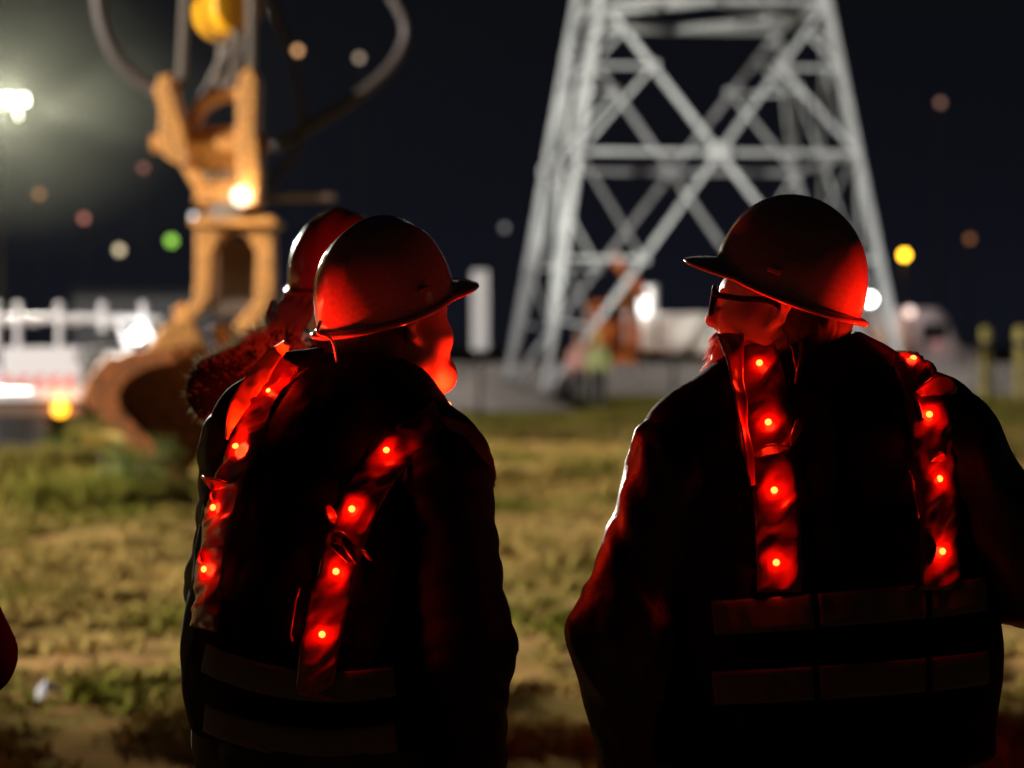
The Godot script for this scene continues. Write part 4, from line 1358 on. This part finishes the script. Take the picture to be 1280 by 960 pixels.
	# parked van at the right
	var vn := thing("parked_van", "pale van parked right of the tower, its tail lights on", "van", Vector3(13.3, 0, -82.0), 0.12)
	part("body", plate(PackedVector2Array([Vector2(-2.2, 0.45), Vector2(2.3, 0.45), Vector2(2.3, 1.3), Vector2(1.7, 1.5), Vector2(1.2, 2.55), Vector2(0.9, 2.75), Vector2(-2.1, 2.75), Vector2(-2.2, 2.4)]), 1.9, 0.1), M.van_paint, vn)
	part("door_window", box(Vector3(0.9, 0.6, 0.02), 0.01), M.dark_glass, vn, Vector3(0.75, 1.95, 0.955))
	for x in [-1.4, 1.5]:
		wheel(vn, Vector3(x, 0.36, 0.82), 0.36)
		wheel(vn, Vector3(x, 0.36, -0.82), 0.36)
	var tl := part("tail_lamp", M.lamp_far, M.dim_red_glow, vn, Vector3(0.9, 1.55, 1.05))
	bulb_light(tl, Vector3.ZERO, Color(1, 0.3, 0.2), 0.05)
	# yellow posts and a dark hut at the right
	for k in 3:
		var p := thing("yellow_post", ["thick yellow post nearest the right worker's shoulder", "middle one of three yellow posts at the right edge", "yellow post furthest right, cut by the frame's edge"][k], "post", Vector3([12.35, 13.15, 13.6][k], 0, -63.0 + 0.4 * k), 0, "yellow posts")
		part("tube", tube(PackedVector3Array([Vector3.ZERO, Vector3(0, 1.85, 0), Vector3(0, 1.95, 0), Vector3(0, 2.0, 0)]), PackedFloat32Array([0.14, 0.14, 0.12, 0.05]), 14), M.yellow_paint, p)
		part("band", tube(PackedVector3Array([Vector3(0, 1.45, 0), Vector3(0, 1.62, 0)]), PackedFloat32Array([0.145, 0.145]), 14), M.rubber, p)
	var hut := thing("site_cabin", "dim grey site cabin behind the excavator yoke", "cabin", Vector3(-10.3, 0, -74.0), 0.1)
	part("wall", box(Vector3(6.0, 2.8, 2.6), 0.05), M.cabin, hut, Vector3(0, 1.6, 0))
	part("roof", box(Vector3(6.2, 0.16, 2.8), 0.04), M.dark_steel, hut, Vector3(0, 3.1, 0))
	for x in [-1.8, 1.6]:
		var wd := part("window", box(Vector3(1.0, 0.8, 0.04), 0.01), M.dark_glass, hut, Vector3(x, 1.9, 1.305))
		part("frame", box(Vector3(1.14, 0.06, 0.06), 0.01), M.white_paint, wd, Vector3(0, -0.44, 0.02))
	part("door", box(Vector3(0.85, 1.9, 0.05), 0.01), M.dark_steel, hut, Vector3(0, 1.2, 1.31))
	for x in [-2.6, 2.6]:
		part("skid", box(Vector3(0.2, 0.22, 2.4), 0.02), M.dark_steel, hut, Vector3(x, 0.11, 0))
	# lamps far behind, each a disc of light out of focus
	# x, height, z, colour, strength, how it is told apart
	var lamps := [
		[15.0, 4.95, -92.5, Color(1.0, 0.52, 0.02), 11.0, 0.16, "bright amber lamp on a pole right of the tower"],
		[8.58, 2.62, -58.0, Color(1.0, 0.98, 0.95), 13.0, 0.13, "bright white lamp low beside the right worker's hat"],
		[13.24, 2.62, -80.5, Color(0.9, 0.66, 0.58), 2.6, 0.15, "pinkish lamp low behind the pale van"],
		[12.70, 1.93, -80.5, Color(0.95, 0.5, 0.25), 3.6, 0.14, "small orange lamp lowest beside the right worker's shoulder"],
		[23.0, 14.5, -130.0, Color(0.6, 0.3, 0.2), 0.8, 0.18, "faint reddish lamp high at the right edge"],
		[24.6, 7.2, -130.0, Color(0.7, 0.25, 0.08), 0.7, 0.18, "faint brown-orange lamp at the right edge, half way up"],
		[-11.5, 17.3, -130.0, Color(0.9, 0.45, 0.2), 2.4, 0.18, "small orange lamp high above the left worker"],
		[-8.2, 16.9, -130.0, Color(0.55, 0.42, 0.3), 1.6, 0.18, "dim beige lamp high above the left worker, near the hose"],
		[-25.4, 9.6, -130.0, Color(0.8, 0.35, 0.12), 1.0, 0.18, "dim orange lamp at the far left above the truck"],
		[-23.0, 8.3, -130.0, Color(0.9, 0.3, 0.2), 1.2, 0.18, "dim red lamp above the truck's rack"],
		[-19.8, 11.0, -130.0, Color(0.7, 0.25, 0.2), 0.8, 0.18, "faint red lamp left of the coupler"],
		[-17.1, 8.4, -130.0, Color(0.75, 0.75, 0.75), 3.2, 0.15, "pale grey lamp touching the left side of the rotator"],
		[-18.3, 7.1, -130.0, Color(0.25, 0.55, 0.06), 2.6, 0.26, "green lamp left of the bucket yoke"],
		[-21.1, 6.6, -130.0, Color(0.8, 0.65, 0.4), 2.0, 0.22, "cream lamp above the truck's rear"],
		[-0.4, 7.8, -130.0, Color(0.5, 0.5, 0.5), 0.6, 0.18, "faint grey lamp left of the tower"],
	]
	for l in lamps:
		var lp := thing("street_lamp", l[6], "lamp", Vector3(l[0], 0, l[2]), 0, "far street lamps")
		part("pole", tube(PackedVector3Array([Vector3(0, 0, -0.3), Vector3(0, l[1] + 0.3, -0.3)]), PackedFloat32Array([0.08, 0.05]), 8), M.dark_steel, lp)
		part("arm", rod(Vector3(0, l[1] + 0.28, -0.3), Vector3(0, l[1] + 0.25, 0.1), 0.04, 8), M.dark_steel, lp)
		var bl := part("lamp_bulb", ball(l[5], 1.0, 14), glow(l[3], l[4]), lp, Vector3(0, l[1], 0))
		bulb_light(bl, Vector3.ZERO, (l[3] as Color).linear_to_srgb(), minf(l[4] as float, 6.0) * 0.3, 0.1)

func flood_mast(label: String, at: Vector3, height: float, aim: Vector3, energy: float, angle: float, blend: float, color: Color, shown: float, side_aim := Vector3.ZERO, side_energy := 0.0) -> void:
	var t := thing("flood_light_mast", label, "flood light", at, 0, "")
	part("trailer", box(Vector3(1.4, 0.7, 1.0), 0.08), M.dark_paint, t, Vector3(0, 0.75, 0))
	wheel(t, Vector3(0.3, 0.34, 0.6), 0.34)
	wheel(t, Vector3(0.3, 0.34, -0.6), 0.34)
	for s in [-1.0, 1.0]:
		part("outrigger", rod(Vector3(s * 0.5, 0.5, 0), Vector3(s * 1.1, 0.02, 0), 0.04), M.steel, t)
	part("mast", tube(PackedVector3Array([Vector3(0, 0.9, 0), Vector3(0, height * 0.5, 0), Vector3(0, height * 0.5, 0), Vector3(0, height + 0.05, 0)]), PackedFloat32Array([0.08, 0.08, 0.055, 0.055]), 12), M.dark_paint, t)
	var head := Vector3(0, height, 0)
	var dir := (aim - at - head).normalized()
	var b := Basis.looking_at(dir)
	part("head_bar", box(Vector3(1.1, 0.07, 0.07), 0.015), M.steel, t, head, b)
	for e in [[-0.42, 0.0], [-0.14, 0.0], [0.14, 0.0], [0.42, 0.0]]:
		var hs := part("lamp_housing", box(Vector3(0.25, 0.22, 0.16), 0.04), M.dark_steel, t, head + b * Vector3(e[0], e[1], -0.06), b)
		part("lamp_glass", box(Vector3(0.20, 0.17, 0.02), 0.006), glow(color, shown), hs, Vector3(0, 0, -0.092))
	if side_aim != Vector3.ZERO:   # unseen second row of lamps, placed to light the tower
		var b2 := Basis.looking_at((side_aim - at - head).normalized())
		var low := head + Vector3(0, -0.35, 0)
		for e in [-0.2, 0.2]:
			var hs := part("lamp_housing", box(Vector3(0.30, 0.22, 0.16), 0.04), M.dark_steel, t, low + b2 * Vector3(e, 0, -0.14), b2)
			part("lamp_glass", box(Vector3(0.25, 0.17, 0.02), 0.006), glow(color, shown), hs, Vector3(0, 0, -0.092))
		var l2 := SpotLight3D.new()
		l2.name = "unseen_tower_light"
		l2.light_color = color.linear_to_srgb()
		l2.light_energy = side_energy
		l2.spot_angle = 30.0
		l2.spot_angle_attenuation = 0.5
		l2.spot_range = 250.0
		l2.spot_attenuation = 2.0
		l2.light_size = 0.2
		l2.shadow_enabled = true
		t.add_child(l2)
		l2.transform = Transform3D(b2, low + b2 * Vector3(0, 0, -0.7))
	var l := SpotLight3D.new()
	l.name = "flood_light"
	l.light_color = color.linear_to_srgb()
	l.light_energy = energy
	l.spot_angle = angle
	l.spot_angle_attenuation = blend
	l.spot_range = 250.0
	l.spot_attenuation = 2.0
	l.light_size = 0.3
	l.shadow_enabled = true
	t.add_child(l)
	l.transform = Transform3D(b, head + dir * 0.6)

# ------------------------------------------------------------------ ground

func ground_height(x: float, z: float) -> float:
	var fade := smoothstep(0.0, 6.0, -z - 6.0) * (1.0 - smoothstep(48.0, 62.0, -z))
	return fade * (0.05 * lumps.get_noise_2d(x * 22.0, z * 22.0) + 0.06 * lumps.get_noise_2d(x * 80.0, z * 80.0) - 0.02)

func build_ground() -> void:
	var xs := PackedFloat32Array()
	var zs := PackedFloat32Array()
	for k in 9:
		xs.append(-600.0 + 68.0 * k)
	for k in 181:
		xs.append(-18.0 + 0.2 * k)
	for k in 9:
		xs.append(56.0 + 68.0 * k)
	for k in 5:
		zs.append(120.0 - 22.0 * k)
	for k in 321:
		zs.append(2.0 - 0.2 * k)
	for k in 9:
		zs.append(-75.0 - pow(k, 2.2) * 9.0)
	var v := PackedVector3Array()
	var idx := PackedInt32Array()
	for z in zs:
		for x in xs:
			v.append(Vector3(x, ground_height(x, z), z))
	var nx := xs.size()
	for j in zs.size() - 1:
		for i in nx - 1:
			var a := j * nx + i
			idx.append_array([a, a + nx, a + 1, a + 1, a + nx, a + nx + 1])
	var n := normals_of(v, idx)
	if n[nx * 100 + 60].y < 0:
		for t in range(0, idx.size(), 3):
			var s := idx[t + 1]
			idx[t + 1] = idx[t + 2]
			idx[t + 2] = s
		n = normals_of(v, idx)
	setting("ground", arrays_mesh(v, n, idx), M.soil)
	print("ground built")
	# grass: tufts of bent blades, more of them and greener in patches
	var tuft := SurfaceTool.new()
	rng.seed = 5
	var tufts: Array[ArrayMesh] = []
	for variant in 1:
		var tv := PackedVector3Array()
		var ti := PackedInt32Array()
		for k in 9:
			var a := rng.randf() * TAU
			var root := Vector3(rng.randf_range(-0.05, 0.05), 0, rng.randf_range(-0.05, 0.05))
			var lean := Vector3(cos(a), 0, sin(a)) * rng.randf_range(0.2, 0.9)
			var hgt := rng.randf_range(0.5, 1.0)
			var w := Vector3(-sin(a), 0, cos(a)) * 0.008
			var o := tv.size()
			tv.append(root - w)
			tv.append(root + w)
			tv.append(root + Vector3(0, hgt * 0.6, 0) * 0.1 + lean * 0.03 - w * 0.8)
			tv.append(root + Vector3(0, hgt * 0.6, 0) * 0.1 + lean * 0.03 + w * 0.8)
			tv.append(root + Vector3(0, hgt, 0) * 0.1 + lean * 0.09)
			ti.append_array([o, o + 2, o + 1, o + 1, o + 2, o + 3, o + 2, o + 4, o + 3])
		tufts.append(arrays_mesh(tv, normals_of(tv, ti), ti))
	var spots := []
	var tries := 0
	while spots.size() < 42000 and tries < 160000:
		tries += 1
		var d := 7.0 + 62.0 * pow(rng.randf(), 1.25)
		var x := rng.randf_range(-1, 1) * (1.2 + d * 0.25)
		var z := -d
		var cover := lumps.get_noise_2d(x * 34.0 + 50.0, z * 30.0) * 0.8 + 0.9 * lumps.get_noise_2d(x * 130.0, z * 90.0) + 0.30
		if rng.randf() > cover:
			continue
		spots.append([x, z, cover])
	# taller weeds by the bucket and along the barrier
	for k in 1500:
		var c: Vector2 = [Vector2(-4.0, -22.6), Vector2(-3.5, -22.9), Vector2(-4.6, -24.5), Vector2(-5.8, -29.8)][k % 4]
		var a := rng.randf() * TAU
		var r := sqrt(rng.randf())
		spots.append([c.x + cos(a) * 0.75 * r, c.y + sin(a) * 0.5 * r, 2.0 + rng.randf()])
	for k in 2500:
		spots.append([rng.randf_range(-9, 17), -62.0 - rng.randf_range(0, 4.5), 1.4 + rng.randf()])
	var mm := MultiMesh.new()
	mm.transform_format = MultiMesh.TRANSFORM_3D
	mm.use_colors = true
	mm.mesh = tufts[0]
	mm.instance_count = spots.size()
	for k in spots.size():
		var s: Array = spots[k]
		var tall: float = rng.randf_range(0.5, 1.1) * (0.7 + minf(s[2], 1.0)) if s[2] < 1.3 else rng.randf_range(1.6, 4.2) * (0.7 if s[1] < -50 else 1.0)
		var b := Basis(Vector3.UP, rng.randf() * TAU).scaled(Vector3(1.3, tall, 1.3))
		mm.set_instance_transform(k, Transform3D(b, Vector3(s[0], ground_height(s[0], s[1]) - 0.005, s[1])))
		var dry := clampf(0.66 + 1.5 * lumps.get_noise_2d(s[0] * 30.0 - 300.0, s[1] * 24.0) + rng.randf_range(-0.2, 0.2), 0, 1)
		if s[2] > 1.3 or s[1] < -44.0 or (s[1] < -24.0 and s[1] > -33.0 and s[0] < -3.0):
			dry *= 0.35
		mm.set_instance_color(k, Color(0.145, 0.145, 0.022).lerp(Color(0.36, 0.25, 0.080), dry) * rng.randf_range(0.75, 1.25))
	var g := MultiMeshInstance3D.new()
	g.name = "grass"
	g.multimesh = mm
	g.material_override = M.grass
	g.set_meta("kind", "stuff")
	add_child(g)
	# two leafy bushes, one in front of the bucket and one by the truck's wheel
	for e in [[Vector3(-3.55, 0, -22.7), 0.62, "dark green bush on the grass in front of the bucket"], [Vector3(-5.7, 0, -30.6), 0.42, "small pale bush below the truck's amber lamp"]]:
		var bush := thing("bush", e[2], "bush", e[0], 0.0, "bushes on the grass")
		var r: float = e[1]
		var lv := PackedVector3Array()
		var li := PackedInt32Array()
		for k in 16:
			var a := TAU * k / 16.0 + rng.randf()
			var tip := Vector3(cos(a) * rng.randf_range(0.2, 0.9), rng.randf_range(0.5, 1.1), sin(a) * rng.randf_range(0.2, 0.7)) * r
			part("stem", bent([Vector3.ZERO, tip * Vector3(0.35, 0.6, 0.35), tip], 0.006, 5, 3), M.stem, bush)
			for q in 55:
				var c := tip * rng.randf_range(0.25, 1.05) + Vector3(rng.randfn(), rng.randfn(), rng.randfn()) * 0.07 * r / 0.6
				if c.y < 0.01:
					continue
				var d := Vector3(rng.randfn(), rng.randfn() * 0.6, rng.randfn()).normalized() * rng.randf_range(0.025, 0.05)
				var w := d.cross(Vector3(rng.randfn(), rng.randfn(), rng.randfn())).normalized() * 0.012
				var o := lv.size()
				lv.append_array([c - d, c + w, c + d, c - w])
				li.append_array([o, o + 1, o + 2, o, o + 2, o + 3])
		part("foliage", arrays_mesh(lv, normals_of(lv, li), li), M.leaf, bush)
	# scraps lying about
	rng.seed = 9
	var scraps := [[Vector3(-1.98, 0.02, -10.3), 0.09, "small crumpled white paper scrap on the grass at lower left"]]
	for e in scraps:
		var sc := thing("paper_scrap", e[2], "litter", e[0], 0.6)
		part("sheet", flap([Vector3(-0.06, 0.01, 0.02), Vector3(0, 0.05, 0.03), Vector3(0.07, 0.02, 0.02)], [Vector3(-0.05, 0.06, -0.03), Vector3(0, 0.10, -0.02), Vector3(0.06, 0.05, -0.03)], 0.002, 0.02, Vector3.ZERO, 1.0), M.white_paint, sc)

# ------------------------------------------------------------------ scene

func _ready() -> void:
	rng.seed = 1
	wrinkle.seed = 4
	wrinkle.frequency = 0.5
	wrinkle.fractal_octaves = 2
	lumps.seed = 12
	lumps.frequency = 0.01
	lumps.fractal_octaves = 4

	var cam := Camera3D.new()
	cam.name = "camera"
	var lens := CameraAttributesPhysical.new()
	lens.frustum_focal_length = 75.55      # on a sensor 24 mm high
	lens.exposure_aperture = 2.6
	lens.frustum_focus_distance = 4.03
	lens.frustum_near = 0.05
	lens.frustum_far = 2500.0
	cam.attributes = lens
	cam.fov = 18.05
	cam.far = 2500.0
	add_child(cam)
	cam.position = Vector3(0, 1.55, 0)
	cam.rotation.x = deg_to_rad(-0.948)
	cam.current = true

	var sky_m := ProceduralSkyMaterial.new()
	sky_m.sky_top_color = Color(0.0014, 0.0014, 0.0019).linear_to_srgb()
	sky_m.sky_horizon_color = Color(0.0044, 0.0052, 0.0100).linear_to_srgb()
	sky_m.sky_curve = 0.08
	sky_m.ground_bottom_color = Color(0.002, 0.002, 0.002).linear_to_srgb()
	sky_m.ground_horizon_color = Color(0.004, 0.0045, 0.008).linear_to_srgb()
	var sky := Sky.new()
	sky.sky_material = sky_m
	var env := Environment.new()
	env.background_mode = Environment.BG_SKY
	env.sky = sky
	env.tonemap_mode = Environment.TONE_MAPPER_LINEAR
	env.tonemap_exposure = 1.0
	env.sdfgi_enabled = true
	env.ssao_enabled = true
	env.ssil_enabled = true
	env.fog_enabled = true
	env.fog_density = 0.00003
	env.volumetric_fog_enabled = true
	env.volumetric_fog_density = 0.0
	env.fog_light_color = Color(0.9, 0.92, 0.95)
	var we := WorldEnvironment.new()
	we.name = "world_environment"
	we.environment = env
	add_child(we)

	M.led_color = Color(1.0, 0.013, 0.003).linear_to_srgb()
	M.led_energy = 0.16
	materials()
	# work lights of the site: one far off at the left edge shining this way, one out of view at the left, placed to light the scene behind the workers
	flood_mast("flood light mast shining from the left edge of the picture", Vector3(-10.55, 0, -50.0), 6.60, Vector3(0, 1.0, -4.0), 1800.0, 38.0, 0.6, Color(1.0, 0.96, 0.80), 14.0, Vector3(5.0, 10.0, -62.0), 500.0)
	flood_mast("tall unseen flood light mast outside the picture at the left, placed to light the grass and machines", Vector3(-35.0, 0, -5.0), 10.0, Vector3(2.0, 1.5, -52.0), 3900.0, 45.2, 0.15, Color(1.0, 0.93, 0.84), 40.0)
	var glow_haze := FogVolume.new()   # haze added about the mast to stand in for the lamp glow
	glow_haze.name = "added_glow_haze"
	glow_haze.size = Vector3(12, 6.5, 9)
	glow_haze.shape = RenderingServer.FOG_VOLUME_SHAPE_ELLIPSOID
	var dm := FogMaterial.new()
	dm.albedo = Color(0.93, 0.95, 0.86)
	dm.density = 0.0013
	glow_haze.material = dm
	glow_haze.position = Vector3(-10.0, 6.4, -48.0)
	glow_haze.set_meta("kind", "stuff")
	add_child(glow_haze)
	build_ground()
	build_tower()
	build_excavator()
	build_truck()
	build_far()
	build_people()

func materials() -> void:
	M.soil = mottled(Color(0.44, 0.25, 0.10), Color(0.24, 0.18, 0.055), 0.22, 0.014, 0.95)
	M.soil.specular_mode = BaseMaterial3D.SPECULAR_DISABLED
	M.grass = mat(Color.WHITE, 0.8)
	M.grass.specular_mode = BaseMaterial3D.SPECULAR_DISABLED
	M.grass.vertex_color_use_as_albedo = true
	M.grass.backlight_enabled = true
	M.grass.backlight = Color(0.25, 0.25, 0.25)
	M.stem = mat(Color(0.06, 0.05, 0.02), 0.9)
	M.leaf = mat(Color(0.055, 0.085, 0.018), 0.6, 0.0, 0.3)
	M.leaf.backlight_enabled = true
	M.leaf.backlight = Color(0.4, 0.45, 0.2)
	M.zinc = mottled(Color(0.31, 0.33, 0.36), Color(0.46, 0.48, 0.51), 0.5, 0.02, 0.6, 0.0, 3)
	M.concrete = mottled(Color(0.14, 0.125, 0.12), Color(0.27, 0.245, 0.235), 0.5, 0.02, 0.9, 0.0, 4)
	M.gravel = mottled(Color(0.20, 0.175, 0.165), Color(0.33, 0.295, 0.28), 1.5, 0.06, 0.95, 0.0, 5)
	M.ochre = mottled(Color(0.66, 0.29, 0.065), Color(0.22, 0.12, 0.055), 1.6, 0.02, 0.38, 0.0, 6)
	M.rust = mottled(Color(0.36, 0.100, 0.014), Color(0.13, 0.046, 0.013), 0.8, 0.02, 0.7, 0.0, 7)
	M.brown_steel = mottled(Color(0.12, 0.07, 0.04), Color(0.05, 0.035, 0.025), 0.9, 0.03, 0.6, 0.0, 8)
	M.yellow = mat(Color(0.75, 0.36, 0.01), 0.4)
	M.yellow_paint = mottled(Color(0.34, 0.26, 0.03), Color(0.22, 0.19, 0.08), 2.0, 0.03, 0.6, 0.0, 17)
	M.steel = mat(Color(0.10, 0.08, 0.065), 0.6, 0.0, 0.3)
	M.dark_steel = mat(Color(0.022, 0.022, 0.022), 0.8, 0.0, 0.2)
	M.dark_paint = mat(Color(0.016, 0.014, 0.012), 0.85, 0.0, 0.12)
	M.rubber = mat(Color(0.015, 0.015, 0.016), 0.85)
	M.hose = mat(Color(0.045, 0.035, 0.032), 0.5)
	M.white_paint = mat(Color(0.50, 0.50, 0.53), 0.5, 0.0, 0.3)
	M.van_paint = mat(Color(0.22, 0.20, 0.22), 0.5, 0.0, 0.3)
	M.red_paint = mat(Color(0.5, 0.04, 0.03), 0.5)
	M.orange_paint = mat(Color(0.62, 0.15, 0.025), 0.5)
	M.lorry_white = mat(Color(0.78, 0.76, 0.72), 0.5)
	M.cabin = mat(Color(0.055, 0.055, 0.065), 0.7)
	M.dark_glass = mat(Color(0.01, 0.01, 0.012), 0.1)
	# people
	M.skin = mat(Color(0.42, 0.25, 0.17), 0.5)
	weave(M.skin, 30.0, 0.35)
	M.skin.subsurf_scatter_enabled = true
	M.skin.subsurf_scatter_strength = 0.1
	M.hair = mat(Color(0.03, 0.026, 0.022), 0.7)
	M.beard = mat(Color(0.62, 0.60, 0.56), 0.5)
	M.beard.backlight_enabled = true
	M.beard.backlight = Color(0.8, 0.8, 0.8)
	M.jacket_black = weave(mat(Color(0.005, 0.0045, 0.005), 0.6, 0.0, 0.3), 9.0, 0.4)
	M.jacket_navy = weave(mat(Color(0.006, 0.0055, 0.0065), 0.42, 0.0, 0.45), 7.0, 0.35)
	M.jacket_matt = mat(Color(0.006, 0.005, 0.005), 0.9)
	M.jacket_matt.specular_mode = BaseMaterial3D.SPECULAR_DISABLED
	M.fleece = weave(mat(Color(0.03, 0.028, 0.022), 0.95, 0.0, 0.1), 14.0, 1.0)
	M.fur = mat(Color(0.80, 0.76, 0.58), 0.8, 0.0, 0.2)
	M.fur.backlight_enabled = true
	M.fur.backlight = Color(1.0, 1.0, 0.9)
	M.hivis = mat(Color(0.30, 0.32, 0.13), 0.8)
	M.rose = mat(Color(0.45, 0.22, 0.19), 0.8)
	M.glove = mat(Color(0.10, 0.16, 0.20), 0.7)
	M.trouser = weave(mat(Color(0.02, 0.02, 0.025), 0.85), 9.0, 0.4)
	M.boot = mat(Color(0.03, 0.02, 0.015), 0.6)
	M.vest = weave(mat(Color(0.010, 0.004, 0.003), 0.8, 0.0, 0.2), 12.0, 0.5)
	M.vinyl = weave(mat(Color(0.20, 0.022, 0.009), 0.24, 0.0, 0.6), 16.0, 0.4)
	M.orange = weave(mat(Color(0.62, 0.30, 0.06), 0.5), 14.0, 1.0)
	M.tape = weave(mat(Color(0.10, 0.095, 0.09), 0.6, 0.0, 0.3), 40.0, 1.0)
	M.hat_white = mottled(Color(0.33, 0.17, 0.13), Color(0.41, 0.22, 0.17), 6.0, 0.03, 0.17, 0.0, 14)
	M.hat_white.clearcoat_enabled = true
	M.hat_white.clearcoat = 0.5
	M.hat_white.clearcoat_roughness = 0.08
	M.hat_red = mat(Color(0.20, 0.045, 0.035), 0.25)
	M.hat_yellow = mat(Color(0.6, 0.45, 0.05), 0.3)
	M.strap = mat(Color(0.03, 0.03, 0.03), 0.7)
	M.cord = mat(Color(0.55, 0.52, 0.50), 0.6)
	M.frame = mat(Color(0.006, 0.006, 0.0065), 0.5, 0.0, 0.2)
	M.lens = mat(Color(0.9, 0.95, 1.0), 0.05)
	M.lens.albedo_color.a = 0.12
	M.lens.transparency = BaseMaterial3D.TRANSPARENCY_ALPHA
	M.led = glow(Color(1.0, 0.26, 0.04), 3.4)
	# lamps
	M.lamp_lens = ball(0.09, 1.0, 14)
	M.lamp_small = ball(0.10, 1.0, 14)
	M.lamp_far = ball(0.14, 1.0, 14)
	M.work_glow = glow(Color(1.0, 0.85, 0.6), 3.0)
	M.white_glow = glow(Color(1.0, 1.0, 1.0), 8.0)
	M.panel_glow = glow(Color(1.0, 0.98, 0.95), 2.2)
	M.amber_glow = glow(Color(1.0, 0.42, 0.01), 5.0)
	M.dim_red_glow = glow(Color(0.5, 0.2, 0.2), 0.5)
